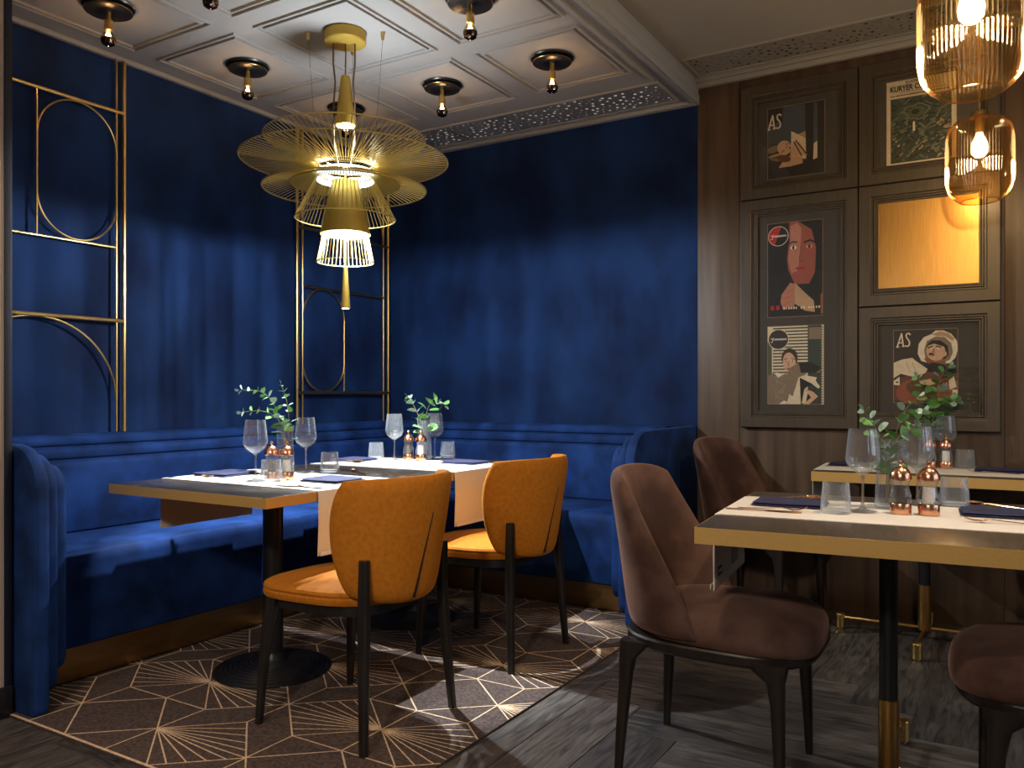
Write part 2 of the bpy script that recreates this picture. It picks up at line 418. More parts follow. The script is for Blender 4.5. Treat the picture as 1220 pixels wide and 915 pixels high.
# ------------------------------------------------------------------ carpet
def build_carpet():
    x0, x1, y0, y1 = .624, 2.212, -2.892, -.624; z = .008
    mb = MB(); mb.bx(x0, x1, y0, y1, 0, z, .002)
    ax, ay, dx, dy = 1.072, -2.335, .2085, .184
    g = lambda i, j: (ax + i * dx, ay + j * dy)
    def clip(p, q):
        t0, t1 = 0, 1; d = (q[0] - p[0], q[1] - p[1])
        for pp, qq in ((-d[0], p[0] - x0), (d[0], x1 - p[0]), (-d[1], p[1] - y0), (d[1], y1 - p[1])):
            if abs(pp) < 1e-9:
                if qq < 0: return None
            else:
                r = qq / pp
                if pp < 0: t0 = max(t0, r)
                else: t1 = min(t1, r)
        if t0 >= t1: return None
        return (p[0] + d[0] * t0, p[1] + d[1] * t0), (p[0] + d[0] * t1, p[1] + d[1] * t1)
    lay = [0]
    def line(p, q, w=.0055):
        r = clip(p, q)
        if not r: return
        p, q = r; L = math.hypot(q[0] - p[0], q[1] - p[1])
        if L < .002: return
        nx, ny = -(q[1] - p[1]) / L * w / 2, (q[0] - p[0]) / L * w / 2
        lay[0] += 1; zz = z + .0006 + (lay[0] % 23) * .00004
        mb.add([(p[0] + nx, p[1] + ny, zz), (p[0] - nx, p[1] - ny, zz), (q[0] - nx, q[1] - ny, zz), (q[0] + nx, q[1] + ny, zz)], [(0, 1, 2, 3)], 1)
    def lerp(a, b, t): return (a[0] + (b[0] - a[0]) * t, a[1] + (b[1] - a[1]) * t)
    def fan(c, a, m, b, n=5):
        for k in range(n + 1):
            line(c, lerp(a, m, k / n), .0048)
            if k: line(c, lerp(m, b, k / n), .0048)
        line(a, m); line(m, b)
    for I in range(-2, 3):
        for J in range(-2, 4):
            i, j = 4 * I, 4 * J
            A = g(i, j)
            fan(A, g(i + 1, j + 1), g(i + 2, j), g(i + 1, j - 1)); fan(A, g(i - 1, j + 1), g(i - 2, j), g(i - 1, j - 1))
            B = g(i + 1, j + 2)
            fan(B, g(i + 2, j + 3), g(i + 3, j + 2), g(i + 2, j + 1))
            for a, b in (((1, 2), (0, 3)), ((0, 3), (-1, 2)), ((-1, 2), (0, 1)), ((0, 1), (1, 2))): line(g(i + a[0], j + a[1]), g(i + b[0], j + b[1]))
            for s in (-1, 1): line(g(i - 1, j + s), g(i, j + s)); line(g(i, j + s), g(i + 1, j + s))
            line(g(i, j - 1), g(i, j + 1)); line(g(i + 2, j - 1), g(i + 2, j + 1)); line(g(i + 1, j + 1), g(i + 1, j + 3)); line(g(i + 3, j + 1), g(i + 3, j + 3))
    line((x0, y0 + .006), (x1, y0 + .006), .010)
    o = mb.build('carpet', [CARPET, CLINE])
    tag(o, 'brown carpet inlay with tan fan and rhombus lines under the orange chairs', 'carpet')
build_carpet()

# ------------------------------------------------------------------ banquette
bench = thing('corner_banquette', 'L-shaped royal blue velvet corner banquette with rolled arms along both blue walls', 'banquette')
YA, XB = -2.718, 2.012
def lsweep(prof, ya=YA, xb=XB):
    r0 = [(d, ya, z) for d, z in prof]; r1 = [(d, -d, z) for d, z in prof]; r2 = [(xb, -d, z) for d, z in prof]
    return MB().loft([r0, r1, r2])
def rnd_front(d0, d1, z0, z1, r, n=6, rb=.01):
    p = [(d0, z0), (d1 - rb, z0)] + [(d1 - rb + rb * math.sin(t * PI / 2 / 3), z0 + rb - rb * math.cos(t * PI / 2 / 3)) for t in range(1, 4)]
    p += [(d1 - r + r * math.cos(t * PI / 2 / n), z1 - r + r * math.sin(t * PI / 2 / n)) for t in range(n + 1)]
    return p + [(d0, z1)]
lsweep(rnd_front(.004, .622, 0.0085, .137, .004, 2, .004)).build('plinth', PLINTH, bench)
lsweep(rnd_front(.006, .642, .138, .494, .045)).build('seat', BLUE, bench)
lsweep(rnd_front(.005, .205, .495, .806, .03)).build('backrest', BLUE, bench)
lsweep(rnd_front(.004, .155, .807, .860, .028)).build('middle_roll', BLUE, bench)
lsweep(rnd_front(.004, .102, .861, .910, .03), YA, XB).build('top_roll', BLUE, bench)
def arm_outline(d1, z0, z1, r, rb):
    return [(.006, z0)] + arc(d1 - rb, z0 + rb, rb, -PI / 2, 0, 6) + arc(d1 - r, z1 - r, r, 0, PI / 2, 10) + [(.006, z1)]
for lab, sgn in (('left', 0), ('right', 1)):
    for d1, z0, z1, r, rb, o0, o1 in ((.870, .0, .915, .15, .035, .1005, .150), (.833, .060, .880, .12, .05, .0505, .0995), (.798, .112, .838, .085, .06, .0005, .0495)):
        ol = arm_outline(d1, z0 + .0005, z1, r, rb); m = MB()
        if sgn == 0: m.prism(ol, YA - o0, YA - o1, 'y', .014)
        else: m.prism([(-a, b) for a, b in ol], XB + o0, XB + o1, 'x', .014)
        m.build('arm_panel', BLUE, bench)

# ------------------------------------------------------------------ brass wall screens
def rod(p, q, r, n=10): return MB().tube([p, q], r, n)
def screen(name, label, y_list, hz, extra, loc_y):
    t = thing(name, label, 'wall screen', (0.035, loc_y, .915))
    o = Vector((0.035, loc_y, .915)); M = Matrix.Translation(-o)
    for y, r, z0, z1 in y_list: MB().tube([(.035, y, z0), (.035, y, z1)], r, 10, M=M).build('upright', BRASS, t)
    for z, r, ya, yb in hz: MB().tube([(.035, ya, z), (.035, yb, z)], r, 10, M=M).build('crossbar', BRASS, t)
    for pts, r, nm in extra: MB().tube([(.035, y, z) for y, z in pts], r, 8, M=M).build(nm, BRASS, t)
    return t
def stadium(yc, hw, zb, zt):
    return arc(yc, zt - hw, hw, 0, PI, 24) + arc(yc, zb + hw, hw, PI, 2 * PI, 24) + [(yc + hw, zt - hw)]
screen('brass_screen', 'tall brass rod screen with oval and crossing arcs beside the beige wall edge',
       [(-1.998, .010, .912, ZC - .023), (-2.037, .0055, .912, ZC - .023), (-2.407, .005, 1.78, 2.416)],
       [(2.418, .0085, -2.655, -1.998), (1.777, .006, -2.655, -2.037), (1.433, .010, -2.655, -1.998)],
       [(stadium(-2.222, .183, 1.785, 2.408), .0045, 'oval_ring'),
        (arc(-2.41, 1.055, .372, PI * .78, 0, 28) + [(-2.038, .915)], .005, 'arc'),
        ([(-2.038, 1.425)] + arc(-2.41, 1.425, .372, 0, -PI * .78, 28), .005, 'arc')], -2.0)
screen('brass_screen', 'brass rod screen with an oval in the blue corner behind the chandelier',
       [(-.893, .010, .912, ZC - .023), (-.849, .006, .912, ZC - .023), (-.115, .006, .912, ZC - .023), (-.066, .010, .912, ZC - .023), (-.493, .005, 1.10, 1.42)],
       [(2.078, .010, -.893, -.066), (1.732, .008, -.849, -.115), (1.097, .011, -.893, -.066)],
       [(stadium(-.671, .177, 1.105, 1.727), .0055, 'oval_ring'), (arc(-.49, 2.10, .372, 0, PI / 2, 20), .005, 'arc')], -.5)

# ------------------------------------------------------------------ chandelier
CHX, CHY = 1.117, -1.650
ch = thing('chandelier', 'tiered gold wire chandelier with stacked discs and cone shades above the left tables', 'chandelier', (CHX, CHY, ZC))
def rel(z): return z - ZC
def cone_wires(r0, z0, r1, z1, n, wr, rims):
    m = MB()
    for k in range(n):
        a = 2 * PI * k / n
        m.tube([(r0 * math.cos(a), r0 * math.sin(a), rel(z0)), (r1 * math.cos(a), r1 * math.sin(a), rel(z1))], wr, 5)
    for r, z, rr in rims: m.tube([(r * math.cos(2 * PI * i / 64), r * math.sin(2 * PI * i / 64), rel(z)) for i in range(64)], rr, 6, closed=True)
    return m
cone_wires(.120, 2.105, .352, 2.214, 84, .0019, [(.352, 2.214, .0030), (.120, 2.105, .0022)]).build('upper_wire_disc', GOLDW, ch)
cone_wires(.122, 2.090, .452, 2.117, 100, .0019, [(.452, 2.117, .0032), (.122, 2.090, .0022)]).build('middle_wire_disc', GOLDW, ch)
cone_wires(.120, 2.066, .356, 1.992, 84, .0019, [(.356, 1.992, .0032), (.120, 2.066, .0022)]).build('lower_wire_disc', GOLDW, ch)
cone_wires(.118, 2.060, .219, 1.862, 64, .0019, [(.219, 1.862, .0032), (.118, 2.060, .0022)]).build('wire_cone', GOLDW, ch)
MB().lathe([(.124, rel(2.070)), (.239, rel(2.016)), (.239, rel(2.013)), (.124, rel(2.066))], 64).build('reflector_disc', GOLDP, ch)
MB().lathe([(.120, rel(2.075)), (.128, rel(2.03)), (.125, rel(2.03)), (.117, rel(2.075))], 48).build('light_ring', LEDS, ch)
MB().lathe([(.006, rel(2.031)), (.058, rel(2.03)), (.110, rel(1.793)), (.108, rel(1.793)), (.056, rel(2.026)), (.006, rel(2.027))], 48).build('solid_cone_shade', GOLDP, ch)
cone_wires(.098, 1.800, .124, 1.671, 40, .0018, [(.124, 1.671, .0024), (.098, 1.800, .002)]).build('small_wire_shade', GOLDW, ch)
MB().lathe([(.001, rel(1.650)), (.009, rel(1.650)), (.021, rel(1.468)), (.016, rel(1.467)), (.001, rel(1.469))], 24).build('lower_spot', GOLDP, ch)
MB().lathe([(.001, rel(1.4665)), (.0155, rel(1.4660)), (.001, rel(1.4640))], 20).build('lower_lens', LED, ch)
MB().lathe([(.001, rel(2.495)), (.016, rel(2.495)), (.021, rel(2.485)), (.044, rel(2.276)), (.040, rel(2.272)), (.001, rel(2.278))], 28).build('upper_spot', GOLDP, ch)
MB().lathe([(.001, rel(2.2715)), (.038, rel(2.2705)), (.001, rel(2.268))], 24).build('upper_lens', LED, ch)
MB().lathe([(.001, 0), (.088, 0), (.091, -.004), (.091, -.045), (.086, -.051), (.001, -.051)], 40).build('canopy', GOLDP, ch)
m = MB()
for k in range(3):
    a = k * 2 * PI / 3 + .5
    m.tube([(.115 * math.cos(a), .115 * math.sin(a), rel(2.085)), (.0, .0, rel(2.07))], .0022, 6)
m.tube([(0, 0, rel(2.10)), (0, 0, rel(1.64))], .004, 8)
m.build('centre_rod', GOLDW, ch)
MB().tube([(0, 0, -.05), (.002, 0, -.09), (-.001, .001, -.15), (0, 0, rel(2.495))], .003, 8).build('cord', CORD, ch)
for dx, dy in ((-.046, -.028), (.036, .022)):
    pts = [(dx, dy, -.05), (dx * 1.0, dy, -.14), (dx * .85, dy * .8, -.22), (dx * .95, dy, -.32), (dx * .9, dy, rel(2.20)), (dx * .5, dy * .5, rel(2.075))]
    MB().tube(pts, .0038, 8).build('cord', CORD, ch)
for a in (math.radians(31 + 180), math.radians(31), math.radians(121)):
    m = MB(); x, y = .165 * math.cos(a), .165 * math.sin(a)
    m.lathe([(.001, 0), (.009, 0), (.010, -.012), (.007, -.034), (.001, -.036)], 14, (x, y, 0), 0)
    m.tube([(x, y, -.03), (x * .75, y * .75, rel(2.09))], .0008, 5, 1)
    m.build('suspension_wire', [BRASS, BLACKM], ch)

# ------------------------------------------------------------------ ceiling bulbs
def bulb_lamp(x, y, label):
    t = thing('ceiling_lamp', label, 'ceiling lamp', (x, y, ZC), 0, 'bare bulb lamps in the coffers')
    MB().lathe([(.001, 0), (.102, 0), (.104, -.003), (.100, -.009), (.001, -.009)], 40).build('ceiling_rose', BLACKM, t)
    m = MB().lathe([(.001, -.020), (.090, -.020), (.092, -.022), (.092, -.026), (.089, -.028), (.001, -.028)], 40)
    m.tube([(.091 * math.cos(2 * PI * i / 48), .091 * math.sin(2 * PI * i / 48), -.022) for i in range(48)], .0022, 6, 1, closed=True)
    for s in (-1, 1): m.tube([(s * .03, 0, -.008), (s * .03, 0, -.022)], .005, 6, 1)
    m.build('reflector_plate', [BLACKM, BRASS], t)
    MB().lathe([(.001, -.028), (.011, -.028), (.011, -.060), (.017, -.062), (.018, -.100), (.014, -.104), (.001, -.104)], 20).build('socket', BRASS, t)
    g = MB().lathe([(.013, -.103), (.0155, -.111), (.025, -.124), (.0295, -.137)], 24).build('bulb_glass', GLASSB, t)
    MB().lathe([(.0295, -.137), (.0295, -.146), (.025, -.159), (.0145, -.166), (.001, -.168)], 24).build('mirror_cap', MIRRORB, g)
    m = MB()
    for k in range(5):
        a = k * 2 * PI / 5
        m.tube([(.003 * math.cos(a), .003 * math.sin(a), -.106), (.010 * math.cos(a), .010 * math.sin(a), -.130), (.010 * math.cos(a + .6), .010 * math.sin(a + .6), -.130)], .0017, 5)
    m.build('filament', FIL, g)
LX, LY = (.455, 1.118, 1.765), (-.93, -1.622, -2.345)
labels = {
 (0, 2): 'bare bulb lamp on black plate at the upper left above the first brass screen',
 (0, 1): 'bare bulb lamp on black plate left of the chandelier, one coffer along the left wall',
 (0, 0): 'bare bulb lamp on black plate in the corner coffer directly behind the chandelier',
 (1, 0): 'bare bulb lamp on black plate beside the perforated strip, just right of the chandelier',
 (2, 0): 'bare bulb lamp on black plate in the coffer nearest the wood panelled wall',
 (2, 1): 'bare bulb lamp right of the chandelier canopy, its black plate cut by the top edge',
 (1, 2): 'ceiling bulb of which only the dark tip shows at the top edge'}
for (i, j), lab in labels.items(): bulb_lamp(LX[i] if (i, j) != (1, 2) else 1.09, LY[j], lab)

# ------------------------------------------------------------------ amber pendants
def pendant(x, y, zb, ztop, label):
    t = thing('pendant_lamp', label, 'pendant lamp', (x, y, zb), 0, 'amber pendant lamps over the right tables')
    H = .35; R = .125
    prof = [(.068, 0, .0), (.075, -.001, .001), (.098, .018, .0026), (.115, .046, .0034), (.1235, .085, .0036), (.125, .13, .0036), (.125, .22, .0036), (.1235, .265, .0036), (.114, .305, .0034), (.092, .333, .0026), (.055, .348, .001), (.030, .350, 0)]
    MB().lathe(prof, 384, rib=0, ribn=64).build('glass_shade', AMBER, t)
    m = MB().lathe([(.066, .0015), (.070, -.003), (.074, .0015)], 64)
    m.build('bottom_ring', AMBER, t)
    MB().lathe([(.001, .375), (.028, .375), (.033, .368), (.034, .349), (.020, .345), (.018, .30), (.016, .285), (.001, .285)], 24).build('holder', BRASS, t)
    MB().lathe([(.001, .286), (.013, .285), (.016, .272), (.029, .245), (.033, .222), (.030, .200), (.018, .186), (.001, .182)], 24).build('bulb', WARMB, t)
    MB().tube([(0, 0, .37), (0, 0, ztop - zb - .02)], .0055, 8).build('rod', BRASS, t)
    MB().lathe([(.001, ztop - zb), (.055, ztop - zb), (.057, ztop - zb - .003), (.055, ztop - zb - .02), (.001, ztop - zb - .022)], 32).build('canopy', BRASS, t)
pendant(3.547, -1.92, 1.871, ZR, 'large near amber ribbed glass pendant lamp cut by the top right of the photo')
pendant(3.520, -.42, 1.895, ZR, 'farther amber ribbed glass pendant lamp hanging in front of the gold panel')

# ------------------------------------------------------------------ tables
def ring_base(mb, R=.225):
    prof = [(.001, 0)]
    prof = [(R, 0), (R, .006), (R - .004, .010)]
    k = 9
    for i in range(k):
        r0 = R - .006 - i * (R - .055) / k; dr = (R - .055) / k; z = .011 + .0035 * i
        prof += [(r0, z), (r0 - dr * .25, z + .004), (r0 - dr * .6, z + .004), (r0 - dr * .8, z)]
    prof += [(.052, .045), (.046, .060), (.040, .07)]
    return mb.lathe(prof, 56, cap0=True, cap1=True)
def left_table(cx, cy, sx, sy, label):
    t = thing('dining_table', label, 'table', (cx, cy, .0), 0)
    m = MB().bx(-sx / 2 + .0015, sx / 2 - .0015, -sy / 2 + .0015, sy / 2 - .0015, .715, .750, .001); m.build('table_top', TOP, t)
    m = MB(); rect_ring(m, -sx / 2, sx / 2, -sy / 2, sy / 2, .0014, .7148, .7496); m.build('gold_edge', GOLDEDGE, t)
    ring_base(MB()).build('base', IRON, t).location = (0, 0, .0085)
    MB().lathe([(.040, .07), (.039, .09), (.039, .69), (.075, .695), (.08, .7145)], 32, cap0=True, cap1=True).build('column', BLACKM, t)
left_table(1.156, -2.103, .846, .834, 'square dark-topped gold-edged table nearest the camera on the left, between blue bench and orange chair')
left_table(1.156, -1.2375, .846, .833, 'square dark-topped gold-edged table in the blue corner, behind the near left table')
def right_table(cx, cy, sx, sy, rz, label, arms):
    t = thing('dining_table', label, 'table', (cx, cy, 0), rz)
    MB().bx(-sx / 2 + .0015, sx / 2 - .0015, -sy / 2 + .0015, sy / 2 - .0015, .708, .750, .001).build('table_top', TOPR, t)
    m = MB(); rect_ring(m, -sx / 2, sx / 2, -sy / 2, sy / 2, .0014, .7078, .7496); m.build('gold_edge', GOLDEDGE, t)
    MB().lathe([(.024, .242), (.024, .69), (.07, .694), (.075, .7075)], 28, cap0=True, cap1=True).build('column', BLACKM, t)
    MB().lathe([(.026, .045), (.027, .047), (.027, .243), (.0245, .245)], 28, cap0=True, cap1=True).build('brass_sleeve', BRASSB, t)
    for k in range(4):
        a = k * PI / 2 - rz; L = arms[k]
        if not L: continue
        m = MB().tube([(.02 * math.cos(a), .02 * math.sin(a), .055), (L * math.cos(a), L * math.sin(a), .055)], .0075, 8)
        x, y = L * math.cos(a), L * math.sin(a)
        m.lathe([(.001, .006), (.020, .006), (.0215, .008), (.0215, .068), (.020, .070), (.001, .070)], 20, (x, y, 0))
        m.lathe([(.012, 0), (.012, .006)], 12, (x, y, 0), cap0=True)
        m.build('foot_arm', BRASS, t)
FR = math.radians(5)
right_table(3.345, -1.885, .87, .86, FR, 'gold-edged table at right in the foreground, set for two, under the near amber pendant', (.36, .34, None, .34))
right_table(3.305, -.315, .87, .565, math.radians(3), 'gold-edged table against the wood panelled wall beneath the framed pictures', (.35, .25, .35, .33))

# ------------------------------------------------------------------ runners
def runner(label, x0, x1, y0, y1, dropL, dropR, rz=0, pivot=None, hem=False, zt=.7505):
    th = .0022; e = .006
    pts = []
    if dropL: pts += [(x0 - e, zt - dropL), (x0 - e - .002, zt - dropL * .5), (x0 - e, zt - .010), (x0 - e * .6, zt - .001)]
    else: pts += [(x0, zt)]
    pts += [(x0 + .012, zt), (x0 + (x1 - x0) * .5, zt), (x1 - .012, zt)]
    if dropR: pts += [(x1 + e * .6, zt - .001), (x1 + e, zt - .010), (x1 + e + .003, zt - dropR * .5), (x1 + e + .001, zt - dropR)]
    else: pts += [(x1, zt)]
    N = len(pts); up = []
    for i in range(N):
        a = pts[max(i - 1, 0)]; b = pts[min(i + 1, N - 1)]; L = math.hypot(b[0] - a[0], b[1] - a[1])
        up.append((pts[i][0] - (b[1] - a[1]) / L * th, pts[i][1] + (b[0] - a[0]) / L * th))
    ny = 8; rings = []
    for k in range(ny + 1):
        y = y0 + (y1 - y0) * k / ny
        ring = []
        for (x, z), sgn in [(p, 0) for p in pts] + [(p, 1) for p in up[::-1]]:
            w = 0
            if z < zt - .03 and not hem: w = .004 * math.sin(k * 1.3 + z * 9) * min(1, (zt - z) / .15)
            ring.append((x + (w if x > (x0 + x1) / 2 else -abs(w)), y, z))
        rings.append(ring)
    M = None
    if rz:
        M = Matrix.Translation(Vector((pivot[0], pivot[1], 0))) @ Matrix.Rotation(rz, 4, 'Z') @ Matrix.Translation(Vector((-pivot[0], -pivot[1], 0)))
    t = thing('table_runner', label, 'table runner', ((x0 + x1) / 2, (y0 + y1) / 2, zt)); T = Matrix.Translation(Vector((-(x0 + x1) / 2, -(y0 + y1) / 2, -zt)))
    if M: T = T @ M
    MB().loft(rings, M=T).build('cloth', CREAM, t)
    def strip(xa, z0_, z1_, ya, yb, out, name, mat):
        s = -1 if out < 0 else 1
        MB().bx(min(xa, xa + out), max(xa, xa + out), ya, yb, z0_, z1_, .0004, M=T).build(name, mat, t)
    for drop, xe, s in ((dropL, x0 - e - .0105, -1), (dropR, x1 + e + .0105, 1)):
        if not drop: continue
        strip(xe, zt - drop + .001, zt - drop + .016, y0 + .001, y1 - .001, s * .0015, 'hem', CREAM)
        if hem and s < 0:
            xi = x0 - e - .0018; H = zt - drop
            for ya, yb, za, zb in ((y0 + .001, y1 - .001, H + .001, H + .030), (y0 + .001, y0 + .022, H + .030, zt - .046)): strip(xi, za, zb, ya, yb, .0022, 'hem', CREAM)
            strip(xi, H + .031, zt - .046, y0 + .235, y0 + .335, .0020, 'stripe', GREYTR)
            g = MB().bx(xi, xi + .0026, y0 + .048, y0 + .100, H + .032, H + .058, .0003, 0, T).build('label_tag', TAGM, t)
            mm = MB()
            for q in range(5): mm.bx(xi + .0024, xi + .0029, y0 + .054 + q * .0085, y0 + .0595 + q * .0085, H + .040, H + .050, 0, 0, T)
            mm.build('tag_lettering', CREAM, g)
    return t
runner('cream runner hanging over both ends of the near left table', .733, 1.579, -2.292, -1.83, .20, .225)
runner('cream runner across the corner table, hanging down beside the farther orange chair', .733, 1.579, -1.475, -1.02, .18, .235)
runner('cream runner with grey stripe and small dark tag on the foreground right table', 2.913, 3.777, -2.075, -1.63, .215, .0, FR, (3.345, -1.885), True)
runner('cream runner on the table against the panelled wall', 2.872, 3.738, -.50, -.10, .14, 0, math.radians(3), (3.305, -.315))
ZT = .7535

# ------------------------------------------------------------------ tableware prototypes
def wine_glass(label, x, y):
    t = thing('wine_glass', label, 'wine glass', (x, y, ZT), 0, 'wine glasses')
    MB().lathe([(.0005, .0008), (.036, .0008), (.038, .0018), (.030, .004), (.012, .008), (.0055, .014)], 40).build('foot', GLASSK, t)
    MB().lathe([(.0055, .014), (.0040, .030), (.0036, .060), (.0040, .092), (.0065, .104)], 16).build('stem', GLASSK, t)
    MB().lathe([(.0065, .104), (.018, .112), (.036, .126), (.0445, .142), (.0455, .152), (.0425, .185), (.0365, .235), (.0356, .235), (.0415, .185), (.0445, .152), (.0432, .142), (.035, .128), (.017, .115), (.0005, .109)], 120, rib=.0004, ribn=22).build('bowl', GLASS, t)
    return t
def tumbler(label, x, y):
    t = thing('tumbler', label, 'water glass', (x, y, ZT), 0, 'ribbed water tumblers')
    MB().lathe([(.0005, .0005, 0), (.037, .0005, 0), (.0395, .004, .0005), (.0400, .012, .0008), (.0375, .052, .0008), (.0360, .068, .0002), (.0352, .084, 0), (.0340, .084, 0), (.0345, .066, 0), (.0365, .010, 0), (.0005, .009, 0)], 144, rib=0, ribn=24).build('glass_body', GLASSR, t)
    return t
def mill(label, x, y, fill, name, cat):
    t = thing(name, label, cat, (x, y, ZT), 0, 'salt and pepper mills')
    MB().lathe([(.0005, .0003), (.027, .0003), (.0275, .002), (.0275, .028), (.0265, .030), (.0005, .030)], 32).build('copper_base', COPPER, t)
    MB().lathe([(.024, .030), (.027, .036), (.0275, .046), (.0245, .060), (.0205, .074), (.0205, .084), (.0235, .090), (.0235, .094)], 32, rib=.0004, ribn=12).build('glass_body', GLASS, t)
    MB().lathe([(.0005, .031), (.016, .031), (.0165, .045), (.0155, .078), (.0005, .079)], 20).build('filling', fill, t)
    MB().lathe([(.0005, .094), (.024, .094), (.0285, .097), (.0285, .102), (.0265, .113), (.020, .124), (.010, .131), (.005, .133), (.004, .137), (.0065, .140), (.0068, .145), (.004, .149), (.0005, .150)], 36).build('copper_cap', COPPER, t)
    return t
def vase(label, x, y, h=.20, r=.037):
    t = thing('glass_vase', label, 'vase', (x, y, ZT), 0)
    MB().lathe([(.0005, .0005), (r * 1.05, .0005), (r * 1.08, .004), (r * 1.02, .05), (r * .92, h * .6), (r * .95, h * .9), (r * 1.05, h), (r * 1.0, h), (r * .9, h * .9), (r * .87, h * .6), (r * .97, .05), (r * 1.0, .012), (.0005, .011)], 40).build('glass_wall', GLASS, t)
    return t
def sprig(label, pts, n, size, cat='plant', pale=.4, seed=0, grp=None, start=.3):
    rnd = random.Random(seed)
    P = [Vector(p) for p in pts]; o = P[0]
    t = thing('eucalyptus_sprig', label, cat, o, 0, grp)
    # smooth path (Catmull-Rom)
    path = []
    Q = [P[0] * 2 - P[1]] + P + [P[-1] * 2 - P[-2]]
    for i in range(1, len(Q) - 2):
        for k in range(8):
            s = k / 8; a, b, c, d = Q[i - 1], Q[i], Q[i + 1], Q[i + 2]
            path.append(.5 * ((2 * b) + (c - a) * s + (2 * a - 5 * b + 4 * c - d) * s * s + (3 * b - a - 3 * c + d) * s ** 3))
    path.append(P[-1])
    L = len(path)
    MB().tube([p - o for p in path], [.0021 - .0014 * i / L for i in range(L)], 6).build('stem', STEM, t)
    m = MB()
    def leaf(p, d, nrm, s, mi):
        d = d.normalized(); sd = d.cross(nrm).normalized(); up = sd.cross(d)
        N = 10; vs = [p + d * s * .55 + up * s * .05]; q = [p + d * .15 * s]
        for i in range(N):
            a = 2 * PI * i / N; r = s * .5
            x = .15 * s + (r - r * math.cos(a)) * .98; y = r * .88 * math.sin(a) * (1 - .12 * math.cos(a))
            vs.append(p + d * x + sd * y + up * (abs(y) * .3 - s * .02))
        m.add(vs, [(0, 1 + i, 1 + (i + 1) % N) for i in range(N)], mi)
        m.add([p, p + d * .2 * s + sd * .0008, p + d * .2 * s - sd * .0008], [(0, 1, 2)], mi)
    for k in range(n):
        f = start + (1 - start) * (k / max(1, n - 1)); i = min(L - 2, int(f * (L - 1)))
        p = path[i] - o; tg = (path[i + 1] - path[i]).normalized()
        a = k * PI / 2 + rnd.uniform(-.5, .5)
        u = tg.orthogonal().normalized(); w = tg.cross(u)
        s = size * (1.15 - .65 * f) * rnd.uniform(.8, 1.15)
        for sg in (1, -1):
            side = (u * math.cos(a) + w * math.sin(a)) * sg
            d = side + tg * .35 + Vector((rnd.uniform(-.2, .2), rnd.uniform(-.2, .2), rnd.uniform(-.1, .3)))
            nr = tg * .8 + Vector((rnd.uniform(-.6, .6), rnd.uniform(-.6, .6), rnd.uniform(-.2, .6)))
            leaf(p, d, nr, s, 1 if rnd.random() < pale else 0)
    p = path[-1] - o; tg = (path[-1] - path[-2]).normalized()
    leaf(p, tg, tg.orthogonal(), size * .45, 1)
    m.build('leaves', [LEAF, LEAF2], t, ang=60)
    return t

def cutlery(kind, label, x, y, ang, z=ZT + .0005, grp='rose gold cutlery', tilt=0):
    t = thing(kind, label, kind, (x, y, z), ang, grp)
    if tilt: t.rotation_euler = (0, -tilt, ang)
    # centre-line (x along length from handle to tip)
    def blade(sts, th=.0022, name='handle'):
        rings = []
        for x_, z_, w in sts:
            rings.append([(x_, -w / 2, z_), (x_, -w / 4, z_ + th * .9), (x_, w / 4, z_ + th * .9), (x_, w / 2, z_), (x_, w / 4, z_ - th * .0 + .0001), (x_, -w / 4, z_ + .0001)])
        return MB().loft(rings)
    if kind == 'fork':
        blade([(-.095, .000, .006), (-.09, .0002, .009), (-.05, .001, .0085), (0, .004, .0055), (.03, .007, .0050), (.042, .006, .010), (.052, .004, .019), (.062, .003, .021)]).build('handle', ROSE, t)
        for k in range(4):
            yy = -.0085 + k * .00567
            m = MB(); rr = []
            for x_, z_, w in ((.060, .0030, .0034), (.075, .0035, .0030), (.088, .007, .0026), (.098, .0125, .0015)):
                rr.append([(x_, yy - w / 2, z_), (x_, yy + w / 2, z_), (x_, yy + w / 2, z_ + .0018), (x_, yy - w / 2, z_ + .0018)])
            m.loft(rr).build('tine', ROSE, t)
    elif kind == 'spoon':
        blade([(-.095, .000, .006), (-.09, .0002, .009), (-.05, .001, .0085), (0, .004, .0055), (.035, .008, .0048), (.048, .0065, .008)]).build('handle', ROSE, t)
        m = MB(); rings = []
        for i in range(9):
            r = i / 8; ring = []
            for j in range(20):
                a = 2 * PI * j / 20
                ring.append((.070 + .027 * r * math.cos(a), .018 * r * math.sin(a), .0008 + .0085 * r * r + .001))
            rings.append(ring)
        rings2 = [[(p[0], p[1], p[2] + .0012) for p in r] for r in rings[::-1]]
        m.loft(rings[1:] + rings2[:-1]).build('bowl', ROSE, t)
    else:
        blade([(-.105, .000, .008), (-.10, 0, .010), (-.03, .0005, .009), (.0, .0008, .007), (.012, .0008, .014), (.06, .0006, .017), (.09, .0004, .013), (.105, .0002, .003)], .003).build('blade', ROSE, t)
    return t

def napkin(label, x, y, rz, sx, sy, h=.013):
    t = thing('napkin', label, 'napkin', (x, y, ZT), rz, 'folded navy napkins')
    for k in range(2):
        z0 = k * h / 2
        MB().pillow(lambda u, v: (u * (sx / 2 - k * .004), v * (sy / 2 - k * .003), z0 + h / 4 + .0015 * math.sin(3 * u + 2 * v + k) * (.5 if k else .0)), 12, 10, h / 2 * .98, .02, 10).build('fold', NAVY, t)
    m = MB(); rnd = random.Random(int(abs(x * 1000)))
    for q in range(8):
        if q == 5: continue
        a = -sx / 2 + .03 + q * .0068
        m.bx(a, a + rnd.choice((.003, .0045)), -sy / 2 + .045, -sy / 2 + .052, h * 1.0 - .0002, h + .0005)
    m.build('gold_stitching', ROSE, t)
    return t

